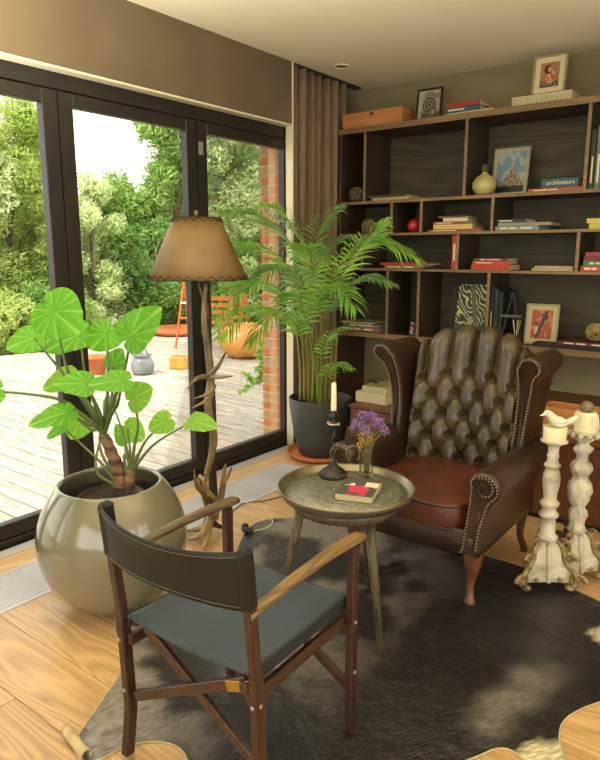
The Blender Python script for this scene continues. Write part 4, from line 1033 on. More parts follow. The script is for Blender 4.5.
antler([(206, 476, 3.2), (214, 440, 3.2), (208, 405, 3.18), (211, 378, 3.2), (208, 350, 3.2), (204, 318, 3.2), (206, 284, 3.22)], [.014, .02, .019, .020, .018, .014, .008],
       [([(208, 378, 3.2), (218, 366, 3.1), (226, 352, 3.02)], [.015, .011, .002]), ([(208, 377, 3.2), (220, 377, 3.08), (233, 376, 3.0)], [.014, .010, .002]),
        ([(209, 376, 3.2), (198, 378, 3.1), (187, 389, 3.0)], [.014, .011, .002]), ([(214, 386, 3.2), (210, 393, 3.08), (193, 399, 3.02)], [.013, .010, .002]), ([(213, 394, 3.2), (204, 402, 3.1), (192, 408, 3.05)], [.010, .008, .002])])
antler([(198, 268, 3.2), (199, 285, 3.14), (206, 305, 3.12), (209, 318, 3.14)], [.003, .006, .007, .006], m='antler')
antler([(205, 500, 3.24), (200, 476, 3.2), (214, 500, 3.1)], [.014, .010, .002], m='antler_tan')
antler([(214, 518, 3.18), (222, 492, 3.12), (224, 472, 3.08), (226, 464, 3.05)], [.022, .018, .010, .003], [([(222, 486, 3.1), (228, 476, 3.04), (232, 466, 3.0)], [.010, .008, .002])], 'antler_tan')
antler([(209, 512, 3.18), (204, 494, 3.12), (197, 486, 3.08), (194, 470, 3.06)], [.02, .016, .012, .003], [], 'antler_tan')
antler([(212, 516, 3.2), (216, 502, 3.1), (206, 488, 3.05), (207, 474, 3.03)], [.02, .014, .011, .003], [], 'antler_tan')
for k, (u1, v1, u2, v2, d2) in enumerate([(203, 528, 184, 531, 2.98), (200, 536, 183, 539, 2.90), (208, 534, 203, 549, 2.86), (216, 525, 226, 528, 3.0)]):
    p0 = LPp(210, 518, 3.24); p1 = loc(pz(u1, v1, .045), lp); p2 = loc(pz(u2, v2, .012), lp)
    MB().tube([p0, p1, p2], [.022, .016, .006], 9, 7).build('foot', 'antler_tan' if k < 3 else 'pole', lp)
# shade
sx, sy = LPp(197.5, 246, 3.3)[:2]; zt = LPp(197, 218, 3.3).z; zb = LPp(197, 279, 3.3).z
sh_ = bpy.data.objects.new('lamp_shade', None)
M['parchment'] = mat('parchment', '#6b5230', '#967a4a', .5, 4, transl=.25, contrast=(.3, .7), bump=.1, bscale=14)
ns = 64; RT, RB_ = .116, .248
shd = MB(); shd.lathe([(RB_, zb), (.5 * (RT + RB_), .5 * (zt + zb)), (RT, zt)], ns, (sx, sy)); shd.f = [f for f in shd.f if len(f) == 4]; shd.sm = shd.sm[:len(shd.f)]
so = shd.build('lamp_shade', 'parchment', lp); so.modifiers.new('s', 'SOLIDIFY').thickness = .003
lace = MB()
for (R0, z0_, dz, dr_, nn) in ((RB_, zb, .020, -.0078, 30), (RT, zt, -.020, .0078, 18)):
    pts_ = []
    for k in range(nn * 2 + 1):
        a_ = PI * k / nn; f_ = k % 2; R1 = R0 + dr_ * f_ + .003; pts_.append((sx + R1 * math.cos(a_), sy + R1 * math.sin(a_), z0_ + dz * f_))
    lace.tube(pts_, .0022, 5, caps=False)
    lace.tube([(sx + (R0 + .001) * math.cos(2 * PI * k / 48), sy + (R0 + .001) * math.sin(2 * PI * k / 48), z0_) for k in range(49)], .0025, 5, caps=False)
lace.build('lacing', mat('leather_lace', '#2a180f', rough=.7), so)['kind'] = 'stuff'
MB().lathe([(.0, zt + .004), (.012, zt + .006), (.006, zt + .014), (.013, zt + .024), (.010, zt + .034), (0, zt + .038)], 12, (sx, sy)).build('finial', mat('old_brass', '#6b5a38', rough=.35, metal=.8), lp)
# cable with inline switch
cb = thing('lamp_cable', 'thin dark lamp cable with an inline switch lying on the floor', 'cable', (-2.2, 2.5, 0))
cp = [pz(222, 527, .006), pz(240, 505, .006), pz(268, 500, .006), pz(292, 493, .006)]
MB().tube([loc(p, cb) for p in cp], .0028, 6, 8).build('cord', 'print_dark', cb)
cp = [pz(232, 500, .006), pz(258, 506, .007), pz(272, 519, .012), pz(268, 527, .014), pz(254, 531, .014)]
MB().tube([loc(p, cb) for p in cp], .0028, 6, 8).build('cord', 'print_pale', cb)
p = loc(pz(247, 530, .018), cb); MB().ball(p, .03, 14, 8, (1.3, .8, .45)).ball(p + Vector((-.04, .03, .004)), .02, 12, 8, (1, 1, .7)).build('switch', 'print_dark', cb)

# ================================================================ DIRECTOR'S CHAIR
dc = thing('directors_chair', 'folding wooden chair with dark canvas seat and back seen from behind', 'chair', (-1.215, 1.295, TOPR), math.radians(2))
M['mahog'] = wood('dark_mahogany', '#22140e', '#44291d', 'Z', .38, 9, .15, rand=.08)
M['mahog_y'] = wood('dark_mahogany_rail', '#281810', '#4c3022', 'Y', .4, 9, .15, rand=.08)
M['arm_w'] = wood('worn_armrest_wood', '#4f3b24', '#8c6f46', 'Y', .4, 12, .15, rand=.05)
M['arm_d'] = wood('dark_armrest_wood', '#3b3020', '#6a5638', 'Y', .35, 12, .15, rand=.05)
M['canvas'] = mat('blue_grey_canvas', '#1b2732', '#2b3945', .6, 5, bump=.35, bscale=500, sheen=.15)
M['canvas_b'] = mat('olive_black_canvas', '#101109', '#1b1c14', .5, 5, bump=.15, bscale=400, spec=.35)
M['brass'] = mat('brass', '#9a7a3e', '#b8954e', .35, 8, metal=.8); M['bolt'] = mat('steel_bolt', '#a79a88', rough=.3, metal=.8)
W2, D2 = .25, .23
for sx_ in (-1, 1):
    x = sx_ * W2
    # back post, leaning a little and kicked at the foot
    MB().bar((x, -D2 - .01, 0), (x, -D2 + .012, .15), .026, .034, bev=.003).bar((x, -D2 + .011, .145), (x, -D2, .46), .026, .034, bev=.003).bar((x, -D2, .455), (x, -D2 - .035, .79), .024, .030, bev=.003).build('back_leg', 'mahog', dc)
    MB().bar((x, D2, 0), (x, D2, .635), .026, .034, bev=.003).build('front_leg', 'mahog', dc)
    arm = MB(); 
    def af(u, v, x=x):
        y = -D2 - .03 + u * (2 * D2 + .075); zc = .640 + .012 * math.sin(u * PI) + .010 * u
        wv_ = .014 + .012 * u ** 1.2 if u < .97 else .02
        a_ = 2 * PI * v; return (x + wv_ * (abs(math.cos(a_)) ** .5 * (1 if math.cos(a_) > 0 else -1)), y, zc + .009 * (abs(math.sin(a_)) ** .5 * (1 if math.sin(a_) > 0 else -1)))
    arm.grid(af, 20, 16); arm.add([af(0, k / 16) for k in range(16)], [tuple(range(16))]); arm.add([af(1, k / 16) for k in range(16)], [tuple(range(16))[::-1]])
    arm.build('armrest', 'arm_w' if sx_ > 0 else 'arm_d', dc)
    MB().bar((x - sx_ * .024, -D2 + .0, .385), (x - sx_ * .024, D2 + .0, .385), .020, .036, bev=.003).build('side_rail', 'mahog_y', dc)
    MB().bar((x - sx_ * .034, -D2 + .01, .436), (x - sx_ * .034, D2 + .01, .436), .020, .022, bev=.003).build('seat_rail', 'mahog_y', dc)
    for (yy_, zz_) in ((-D2, .385), (-D2 + .008, .215), (D2, .385), (D2, .215)):
        bl_ = MB().lathe([(0, 0), (.007, 0), (.006, .003), (0, .004)], 10).build('bolt', 'bolt', dc); bl_.location = (x + sx_ * .013, yy_, zz_); bl_.rotation_euler = (0, sx_ * PI / 2, 0)
        b2_ = dupm(bl_, dc, (x, yy_ - .017 if yy_ < 0 else yy_ + .017, zz_), (PI / 2 if yy_ < 0 else -PI / 2, 0, 0))
for yy_, o_ in ((-D2 + .0, .0), (D2 - .035, .0)):
    # crossed bars
    MB().bar((-W2 + .03, yy_ + .01, .20), (W2 - .035, yy_ + .01, .43), .030, .016, up=(0, 1, 0), bev=.002).build('cross_bar', 'mahog_y', dc)
    MB().bar((W2 - .0, yy_ + .028, .16), (-W2 + .07, yy_ + .028, .43), .030, .016, up=(0, 1, 0), bev=.002).build('cross_bar', 'mahog_y', dc)
MB().bar((W2 - .10, -D2 - .000, .395), (W2 - .022, -D2 - .0, .425), .030, .004, up=(0, 1, 0), bev=.001).build('hinge_plate', 'brass', dc)
MB().bar((W2 - .05, -D2 - .0, .42), (W2 - .02, -D2 + .0, .42), .03, .02, up=(0, 1, 0), bev=.003).build('hinge_block', 'mahog_y', dc)
# seat sling
so_ = MB().grid(lambda u, v: (-W2 + .022 + u * (2 * W2 - .044), -D2 + .0 + v * (2 * D2 + .02),   .463 - .016 * (1 - (2 * u - 1) ** 2) - .004 * math.sin(v * PI)), 28, 24).build('seat', 'canvas', dc)
sm_ = so_.modifiers.new('s', 'SOLIDIFY'); sm_.thickness = .006
for sx_ in (-1, 1):
    MB().box(sx_ * (W2 - .022) - .003, sx_ * (W2 - .022) + .003, -D2, D2 + .02, .424, .462, bev=.002).build('seat_hem', mat('hem_canvas', '#141c22', '#1d262c', .6, 9), dc)
# backrest sling: wraps both posts and bows backwards between them
def bk(u, v):
    x = -W2 - .002 + u * (2 * W2 + .004); s_ = 1 - (2 * u - 1) ** 2
    z0_ = .655; z1_ = .815
    z = z0_ + v * (z1_ - z0_) - .020 * s_ * v + .012 * s_ * (1 - v); y = -D2 - .042 - .018 * (v - .5) - .060 * s_ ** .8 + .006 * math.sin(v * PI) * s_
    return (x, y, z)
bo = MB().grid(bk, 36, 10).build('backrest', 'canvas_b', dc); bm_ = bo.modifiers.new('s', 'SOLIDIFY'); bm_.thickness = .005
for sx_ in (-1, 1):
    sl_ = MB().bar((sx_ * W2, -D2 - .0215, .655), (sx_ * W2, -D2 - .0375, .817), .034, .042, bev=.009).build('backrest_sleeve', 'canvas_b', dc)
st_ = MB()
for zf in (.08, .93): st_.tube([Vector(bk(k / 30, zf)) + Vector((0, -.0035, 0)) for k in range(31)], .0012, 4)
st_.build('stitching', mat('thread', '#5b5846', rough=.8), bo)

# ================================================================ TRAY TABLE
tb_ = thing('tray_table', 'small round side table with a hammered metal tray top and three wooden legs', 'side table', (-1.345, 2.06, TOPR))
M['pewter'] = mat('aged_pewter', '#74746a', '#9e9e90', .34, 60, metal=.6, bump=.6, bscale=70)
M['pewter_rim'] = mat('brushed_rim', '#847c64', '#a39a80', .28, 10, metal=.8)
M['table_leg'] = wood('grey_brown_leg', '#383022', '#6e5e44', 'Z', .42, 9, .15)
HT = .575
MB().lathe([(0, HT - .016), (.240, HT - .016), (.252, HT - .012), (.262, HT + .006), (.270, HT + .012), (.272, HT + .009), (.268, HT - .004), (.255, HT - .026), (.235, HT - .034), (.0, HT - .034)], 72).build('tray', 'pewter_rim', tb_)
MB().lathe([(0, HT - .0145), (.12, HT - .0145), (.241, HT - .0145), (.241, HT - .0155), (0, HT - .0155)], 60).build('tray_centre', 'pewter', tb_)
eng = MB()
rr = random.Random(4)
for R0 in (.05, .085, .12, .16, .20):
    eng.tube([(R0 * math.cos(2 * PI * k / 60), R0 * math.sin(2 * PI * k / 60), HT - .0145) for k in range(61)], .0009, 4, caps=False)
for ring, (R0, n_) in enumerate(((.068, 20), (.103, 30), (.14, 40), (.18, 50), (.212, 60))):
    for k in range(n_):
        a_ = 2 * PI * k / n_; q = .006
        eng.tube([((R0 - q) * math.cos(a_), (R0 - q) * math.sin(a_), HT - .0145), (R0 * math.cos(a_ + q / R0), R0 * math.sin(a_ + q / R0), HT - .0142), ((R0 + q) * math.cos(a_), (R0 + q) * math.sin(a_), HT - .0145)], .0009, 4)
eng.build('engraving', 'pewter_rim', tb_, clean=False)['kind'] = 'stuff'
MB().lathe([(.20, HT - .075), (.21, HT - .075), (.215, HT - .035), (.20, HT - .035)], 48).build('apron', 'table_leg', tb_)
for (fx, fy) in ((-1.105, 1.95), (-1.60, 1.95), (-1.40, 2.345)):
    d_ = Vector((fx + 1.345, fy - 2.06, 0)); tpp = d_ * .62
    MB().tube([(d_.x, d_.y, 0), (tpp.x, tpp.y, HT - .036)], [.0125, .022], 14).build('leg', 'table_leg', tb_)
ZT_ = TOPR + HT - .0142
# candlestick
def on_table(u, v): return pz(u, v, ZT_)
p = on_table(333, 476); cs = thing('candlestick', 'twisted black iron candlestick on the tray table', 'candlestick', (p.x, p.y, ZT_))
M['iron'] = mat('black_iron', '#1c1a17', '#3d3a33', .4, 30, metal=.5, bump=.6, bscale=60)
MB().lathe([(.0, 0), (.050, 0), (.053, .006), (.050, .014), (.038, .026), (.022, .036), (.012, .05), (.008, .06), (0, .062)], 28, mod=lambda a, z: 1 + .04 * math.sin(a * 9 + z * 90)).build('base', 'iron', cs)
stem = [(0, 0, .05)] + [(.0035 * math.cos(k * 1.7), .0035 * math.sin(k * 1.7), .06 + k * .013) for k in range(12)] + [(0, 0, .225)]
MB().tube(stem, [.008] + [.0055] * 12 + [.005], 8, 3).build('stem', 'iron', cs)
MB().lathe([(.0, .192), (.022, .194), (.024, .197), (.0, .199)], 20).ball((-.022, 0, .197), .006, 8, 6).ball((.022, .0, .197), .006, 8, 6).build('drip_ring', 'bolt', cs)
MB().lathe([(.0, .218), (.014, .220), (.022, .225), (.022, .228), (.012, .228), (.012, .245), (.0105, .245), (.0105, .230), (0, .230)], 20).build('cup', 'iron', cs)
cd = thing('candle', 'slim cream candle standing in the black iron candlestick', 'candle', (p.x, p.y, ZT_ + .2302 * 1.17)); cs.scale = (1.17,) * 3; cd.scale = (1.17,) * 3
M['wax'] = mat('cream_wax', '#d8cda0', '#e0d6ac', .5, 6); 
MB().lathe([(0, 0), (.0102, 0), (.0102, .02), (.0095, .09), (.0085, .113), (.004, .117), (0, .116)], 16).build('body', 'wax', cd); MB().tube([(0, 0, .115), (.001, 0, .124)], .001, 5).build('wick', 'print_dark', cd)
# jug with dried flowers
p = on_table(366, 476); jg = thing('glass_vase', 'narrow clear glass vase with a ring handle on the tray table', 'vase', (p.x, p.y, ZT_))
M['clear'] = glass_mat('clear_glass', (.95, .96, .92, 1), .6, .02)
MB().lathe([(0, 0), (.030, 0), (.032, .004), (.031, .03), (.029, .11), (.031, .142), (.0295, .142), (.0275, .11), (.029, .03), (.029, .010), (0, .008)], 32).build('body', 'clear', jg)
hd = []
rt = Vector((math.cos(YAW), math.sin(YAW), 0))
for k in range(17):
    a_ = -.9 + 5.0 * k / 16 ; c0 = -rt * .056 + Vector((0, 0, .098)); hd.append(c0 + rt * (.029 * math.cos(a_)) + Vector((0, 0, .036 * math.sin(a_))))
MB().tube(hd, .0065, 8, flat=.7).build('handle', mat('dull_pewter_handle', '#5d5a4c', '#8c8876', .3, 8, metal=.6), jg)
fw = thing('dried_flowers', 'bunch of dried purple and yellow flowers in the glass vase', 'flowers', (p.x, p.y, ZT_ + .011)); fw.scale = (1.0, 1.0, 1.08)
r = random.Random(21); stm = MB(); M['dry_stem'] = mat('dry_stem', '#6b6232', '#8c7f45', .7, 20)
M['purple'] = mat('purple_bloom', '#6b4a86', '#9a78ac', .7, 60, island=.35); M['yellow'] = mat('yellow_bloom', '#b8962c', '#c9ad4c', .7, 60, island=.25)
tips = []
for k in range(30):
    a_ = r.uniform(0, 2 * PI); q = r.uniform(0, 1) ** .5; tpz = .175 + .06 * (1 - q * q) + r.uniform(-.02, .015); tx = .078 * q * math.cos(a_) * 1.1 + .006; ty = .070 * q * math.sin(a_)
    stm.tube([(tx * .15, ty * .15, .0), (tx * .25, ty * .25, .08), (tx * .4, ty * .4, .13), (tx, ty, tpz)], [.0012, .0012, .0012, .0008], 5, 4); tips.append((tx, ty, tpz))
stm.build('stems', 'dry_stem', fw, clean=False)
for k, (tx, ty, tz) in enumerate(tips):
    bb = MB()
    for j in range(26):
        d = Vector((r.gauss(0, 1), r.gauss(0, 1), r.gauss(0, .8))); d = d.normalized() * r.uniform(.004, .019)
        c = Vector((tx, ty, tz)) + d; bb.ball(c, r.uniform(.0022, .004), 5, 4)
    bb.build('blossom', 'purple', fw, clean=False)
for k in range(9):
    bb = MB(); a_ = r.uniform(0, 6.28); c0 = Vector((.024 * math.cos(a_) - .008, .024 * math.sin(a_), r.uniform(.115, .155)))
    for j in range(14): bb.ball(c0 + Vector((r.gauss(0, .006), r.gauss(0, .006), r.gauss(0, .008))), .0028, 5, 4)
    bb.build('blossom', 'yellow', fw, clean=False)['label'] = 'small yellow blossoms low in the bunch'
# book on the tray
p = on_table(359, 493); bk_ = thing('book', 'small paperback with a pink, white and grey cover on the tray table', 'book', (p.x, p.y, ZT_ + .0004), YAW - .32)
BW_, BH_ = .073, .098
MB().box(-BW_ + .002, BW_ - .002, -BH_ + .002, BH_ - .002, .001, .025).build('pages', 'pages', bk_)
MB().box(-BW_, BW_, -BH_, BH_, 0, .0012).box(-BW_, BW_, -BH_, BH_, .0248, .026).box(-BW_, -BW_ + .001, -BH_, BH_, .001, .025).build('cover', bmat('#6b6a5c'), bk_)
def f_pink(u, v):
    if v < .52 and nz(u, v, 3, 8) > -.25 and .06 < u < .9: return '#c9365c' if (u - .5) ** 2 * 3 + (v - .2) ** 2 < .25 + .1 * nz(u, v, 6) else '#4a4840'
    if .50 < v < .80 and (u > .62 or nz(u, v, 5, 3) > .15): return '#d6cfb8'
    return '#4f4b42' if v > .2 else '#57534a'
cv = paint('cover_print', BW_ * 2, BH_ * 2, 30, 34, f_pink, bk_, loc=(0, -BH_, .0263), rot=(-PI / 2, 0, 0))
# a yellow leaf on the tray's rim
p = on_table(381, 470); yl = thing('fallen_leaf', 'bright yellow-green leaf lying on the far rim of the tray', 'leaf', (p.x, p.y, ZT_ + .0005), .3)
l_ = MB().grid(lambda u, v: ((u - .5) * .07, (v - .5) * .028 * math.sin(PI * min(1, u + .03)), .003 + .003 * abs(2 * v - 1) + .002 * math.sin(u * 7)), 12, 6).build('blade', mat('yellow_green_leaf', '#b5b92c', '#c9c940', .6, 9, transl=.2), yl)
l_.modifiers.new('s', 'SOLIDIFY').thickness = .001

# ================================================================ WING ARMCHAIR
wc = thing('wing_armchair', 'buttoned dark brown leather wing armchair with a red-brown seat cushion', 'armchair', (-1.275, 2.82, TOPR))
M['leather'] = mat('dark_brown_leather', '#2a1a12', '#3d281b', .34, 5, coat=.15, bump=.25, bscale=140, contrast=(.35, .7))
M['leather_back'] = mat('antique_leather', '#2a2012', '#4b3d22', .26, 4, coat=.2, bump=.2, bscale=140, contrast=(.3, .7))
M['leather_red'] = mat('red_brown_leather', '#401b0f', '#5d2b19', .36, 6, coat=.15, bump=.3, bscale=110)
M['nail'] = mat('antique_nail', '#94835f', rough=.35, metal=.7)
M['cabriole'] = wood('cabriole_leg', '#45230f', '#74492c', 'Z', .3, 9, .1)
# legs
for sx_ in (-1, 1):
    x = sx_ * .295
    MB().tube([(x, -.33, .0), (x, -.33, .012), (x, -.328, .035), (x - sx_ * .004, -.322, .07), (x - sx_ * .004, -.318, .12), (x + sx_ * .004, -.328, .18), (x, -.325, .235)], [.022, .026, .018, .0155, .022, .036, .045], 14, 5).build('front_leg', 'cabriole', wc)
    MB().tube([(x + sx_ * .01, .335, 0), (x + sx_ * .008, .32, .03), (x, .285, .10), (x, .29, .17), (x, .30, .235)], [.020, .017, .017, .022, .03], 12, 5, flat=1.1).build('rear_leg', 'cabriole', wc)
# base
def rbox(m, x0, x1, y0, y1, z0, z1, b): return m.box(x0, x1, y0, y1, z0, z1, bev=b)
o = rbox(MB(), -.315, .315, -.345, .37, .215, .345, .03).build('seat_base', 'leather', wc); subsurf(o, 1)
o = MB().grid(lambda u, v: (-.31 + .62 * u, -.350 - .022 * math.sin(PI * v) ** .7, .218 + .125 * v), 24, 8).build('front_rail', 'leather', wc); o.modifiers.new('s', 'SOLIDIFY').thickness = .01
# cushion: puffed, front edge boxed with piping
def cush(u, v):
    # closed surface: u around, v from under centre to top centre
    a_ = 2 * PI * u; ca, sa = math.cos(a_), math.sin(a_); p_ = 5.0
    rr_ = (abs(ca) ** p_ + abs(sa) ** p_) ** (-1 / p_)
    if v < .3: f = v / .3; z = 0; q = f
    elif v < .5: f = (v - .3) / .2; z = f; q = 1 + .015 * math.sin(PI * f)
    else: f = (v - .5) / .5; q = 1 - f; z = 1
    X = ca * rr_ * q * .262; Y = -.075 + sa * rr_ * q * .305
    Z = .335 + z * .105
    if v >= .5: Z += .038 * (1 - q ** 2.2) * 1.0 + .004 * nz(X, Y, 9, 3) * (1 - q)
    if v < .3: Z -= 0
    Z += -.010 * (1 if Y < -.2 else 0) * min(1, (-.2 - Y) / .15)
    return (X, Y - .0, Z)
MB().grid(cush, 80, 36).build('seat_cushion', 'leather_red', wc)
pp_ = MB()
for zz_ in (.340, .440):
    pts_ = []
    for k in range(81):
        a_ = 2 * PI * k / 80; ca, sa = math.cos(a_), math.sin(a_); rr_ = (abs(ca) ** 5 + abs(sa) ** 5) ** (-.2)
        Y = -.075 + sa * rr_ * .308; pts_.append((ca * rr_ * .265, Y, zz_ - (.010 * min(1, (-.2 - Y) / .15) if Y < -.2 else 0)))
    pb_ = MB().tube(pts_, .0045, 6, caps=False).build('piping', 'leather', wc)
# tufted back
BX = .28
def back_line(v):     # v 0..1 up the face: y, z
    return pl_interp([(0, .205), (.35, .235), (.7, .285), (1, .325)], v), .40 + v * .63
DX, DZ = .118, .108
def tuft(x, s):       # s: height along the face in metres
    zt_ = .665 - s
    top = s > .50
    p = x / DX + (s - .50) / DZ / 2 * 1.0; q = x / DX - (s - .50) / DZ / 2 * 1.0
    if not top:
        a1 = abs(math.sin(PI * p)); a2 = abs(math.sin(PI * q))
        jr = round((s - .50) / DZ); dm = 9
        for j_ in (jr - 1, jr, jr + 1):
            o_ = .5 if j_ % 2 else 0; i_ = round(x / DX - o_); dm = min(dm, math.hypot(x - (i_ + o_) * DX, (s - .50 - j_ * DZ)))
        return   .45 * (a1 * a2) ** .4 + .55 * min(1, dm / .036) ** .8, min(a1, a2)
    a1 = abs(math.sin(PI * x / DX)); dm = math.hypot((x / DX - round(x / DX)) * DX, s - .50); return (.45 * a1 ** .5 + .55 * min(1, dm / .036) ** .8) * (1 - min(1, (s - .5) / .06)) + a1 ** .55 * min(1, (s - .5) / .06), a1
def backf(u, v):
    x = (u - .5) * 2 * BX; s = v * .78
    arch = 1 - .12 * abs(x / BX) ** 2.2
    hgt_, _ = tuft(x, s)
    S_ = s
    L1 = .64
    if s <= L1:
        y, z = back_line(s / L1); y0, z0_ = y, z; nrm = Vector((0, -1, .12)).normalized()
    else:             # roll over the top
        a_ = (s - L1) / .14 * PI * .95; y1, z1_ = back_line(1); R_ = .045
        y0 = y1 + R_ - R_ * math.cos(a_); z0_ = z1_ + R_ * math.sin(a_) * 1.0; nrm = Vector((0, -math.cos(a_), math.sin(a_) + .12 * math.cos(a_))).normalized(); 
    fade = min(1, s / .05) * (1 if s < .70 else max(.3, 1 - (s - .70) / .1))
    edge = min(1, (BX - abs(x)) / .03 + .3)
    h = .060 * hgt_ * fade * edge
    zz = .40 + (z0_ - .40) * (arch if z0_ > .40 else 1)
    yy = y0 - .075 * (x / BX) ** 2 - 0
    return (x * (1 + .02 * v), yy + nrm.y * h, zz + nrm.z * h)
MB().grid(backf, 190, 190).build('tufted_back', 'leather_back', wc, clean=False)
btn = None
for j in range(1, 7):
    s = .50 - (j - 1) * DZ
    if s < .03: continue
    for i in range(-3, 4):
        x = (i + (.5 if (j - 1) % 2 else 0)) * DX
        # buttons sit where both crease families meet
        if abs(x) > BX - .02: continue
        bx_ = backf(x / (2 * BX) + .5, s / .78)
        if btn is None: btn = MB().ball((0, 0, 0), .0095, 10, 6, (1, .5, 1)).build('button', 'leather', wc); btn.location = (bx_[0], bx_[1] - .004, bx_[2])
        else: dupm(btn, wc, (bx_[0], bx_[1] - .004, bx_[2]))
# outer back shell
def shellf(u, v):
    x = (u - .5) * 2 * (BX + .05); z = .22 + v * .855; arch = 1 - .12 * abs(x / (BX + .05)) ** 2.2
    return (x, .372 + .04 * v - .05 * (x / BX) ** 2 * (.4 + .6 * v), z if v < .5 else .22 + .855 * .5 + (z - .6475) * (1 - (1 - arch) * 2))
o = MB().grid(shellf, 20, 16).build('outer_back', 'leather', wc); o.modifiers.new('s', 'SOLIDIFY').thickness = .02
# scrolled panels: outline in x,z, pushed along y; front y and back y depend on z
def scroll_outline(sx_, xi, xo, zb_, cx_, cz_, R_, n=18):
    # up the inner line, round the scroll, down the outer line
    pts = [(xi[0], zb_)]
    for k in range(1, 9): t = k / 8; pts.append((xi[0] + (xi[1] - xi[0]) * t ** 1.5, zb_ + (cz_ - zb_) * t))
    a0 = PI; 
    for k in range(1, n + 1):
        a_ = PI - (PI * 1.32) * k / n; pts.append((cx_ + R_ * math.cos(a_), cz_ + R_ * math.sin(a_)))
    z_ = pts[-1][1]; x_ = pts[-1][0]
    for k in range(0, 8): t = k / 7; e = (1 - t) ** 2.2; pts.append((xo + (x_ - xo) * e * .75, z_ - .018 - (z_ - .018 - zb_) * t))
    return [(sx_ * p[0], p[1]) for p in pts]
def scroll_body(name, sx_, outl, yf, yb, m='leather', ny=14, round_=.022):
    n = len(outl); cx_ = sum(p[0] for p in outl) / n; cz_ = sum(p[1] for p in outl) / n
    rings = []
    def inset(d):
        o_ = []
        for i in range(n):
            a = Vector(outl[i - 1]); b = Vector(outl[(i + 1) % n]); t = (b - a)
            t = t.normalized() if t.length > 1e-6 else Vector((1, 0)); nr = Vector((t.y, -t.x)) * (1 if sx_ > 0 else -1)
            o_.append((outl[i][0] + nr.x * d, outl[i][1] + nr.y * d))
        return o_
    for d, dy in ((round_ * .95, 0.004), (round_ * .55, 0), (round_ * .2, round_ * .25), (0, round_ * .8)):
        o_ = inset(d); rings.append([(p[0], yf(q[1]) + dy, p[1]) for p, q in zip(o_, outl)])
    for k in range(1, ny + 1):
        t = k / ny; rings.append([(p[0], yf(p[1]) + round_ * .8 + (yb(p[1]) - yf(p[1]) - round_ * .8) * t, p[1]) for p in outl])
    mb = MB(); vs = [v for r_ in rings for v in r_]; fs = []
    for i in range(len(rings) - 1):
        for k in range(n): k2 = (k + 1) % n; fs.append((i * n + k, i * n + k2, (i + 1) * n + k2, (i + 1) * n + k))
    fs.append(tuple(range(n))[::-1]); fs.append(tuple((len(rings) - 1) * n + k for k in range(n)))
    mb.add(vs, fs); ob = mb.build(name, m, wc); return ob, inset
nail = None
def nails(points, parent, name='nails', R_=.0046):
    b = MB()
    for p in points: b.ball(p, R_, 6, 4, (1, .7, 1))
    o = b.build(name, 'nail', parent, clean=False); o['kind'] = 'stuff'; return o
def along(poly, step):
    out_ = []; acc = 0
    for a, b in zip(poly, poly[1:]):
        a = Vector(a); b = Vector(b); L_ = (b - a).length; t = acc
        while t < L_: out_.append(a.lerp(b, t / L_)); t += step
        acc = t - L_
    return out_
for sx_ in (-1, 1):
    # arm
    oa = scroll_outline(sx_, (.255, .285), .335, .235, .348, .548, .070)
    yf = lambda z: -.375 + .018 * max(0, min(1, (z - .25) / .25)) - .03 * max(0, min(1, (z - .45) / .12))
    yb = lambda z: .30
    ob, ins = scroll_body('arm', sx_, oa, yf, yb)
    ie = ins(.013); n_ = len(ie); line = [(p[0], yf(p[1]) - .001, p[1]) for p in ie[:-1]]
    nails(along(line,   .0145), ob)
    # front facing of the arm and its inner scroll line
    sp = []
    for k in range(40):
        a_ = 2.6 - k * .2; R_ = .052 * (1 - k / 50); sp.append((sx_ * (.348 + R_ * math.cos(a_)), yf(.548) - .001, .548 + R_ * math.sin(a_)))
    MB().tube(sp, .0030, 6).build('scroll_piping', 'leather', ob)
    nails(along([(p[0] * 1.0, p[1] - .001, p[2]) for p in sp[3:24]],   .0145), ob)
    # outer side panel closing arm to base, flaring
    o = MB().grid(lambda u, v, s=sx_: (s * (.322 + .012 * v), -.36 + u * .72, .22 + v * .30), 10, 8).build('side_panel', 'leather', wc); o.modifiers.new('s', 'SOLIDIFY').thickness = .02
    # wing
    ow = scroll_outline(sx_, (.285, .305), .345, .50, .372, .990, .054)
    yfw = lambda z: .045 + .045 * math.sin(max(0, min(1, (z - .55) / .45)) * PI) - .035 * max(0, (z - .9) / .1) + .04 * max(0, (.62 - z) / .12)
    ybw = lambda z: .335
    ob, ins = scroll_body('wing', sx_, ow, yfw, ybw, ny=10, round_=.02)
    ie = ins(.012); line = [(p[0], yfw(p[1]) - .001, p[1]) for p in ie[2:-2]]
    nails(along(line,   .0145), ob)
    w_ = MB(); 
    md_ = []
    for k in range(30): 
        z_ = .60 + k * (.93 - .60) / 29; md_.append((sx_ * (.315 + (.012 if z_ < .9 else .012 + (z_ - .9) * .6)), yfw(z_) - .002, z_))
    MB().tube(md_, .0035, 6).build('wing_piping', 'leather', ob)

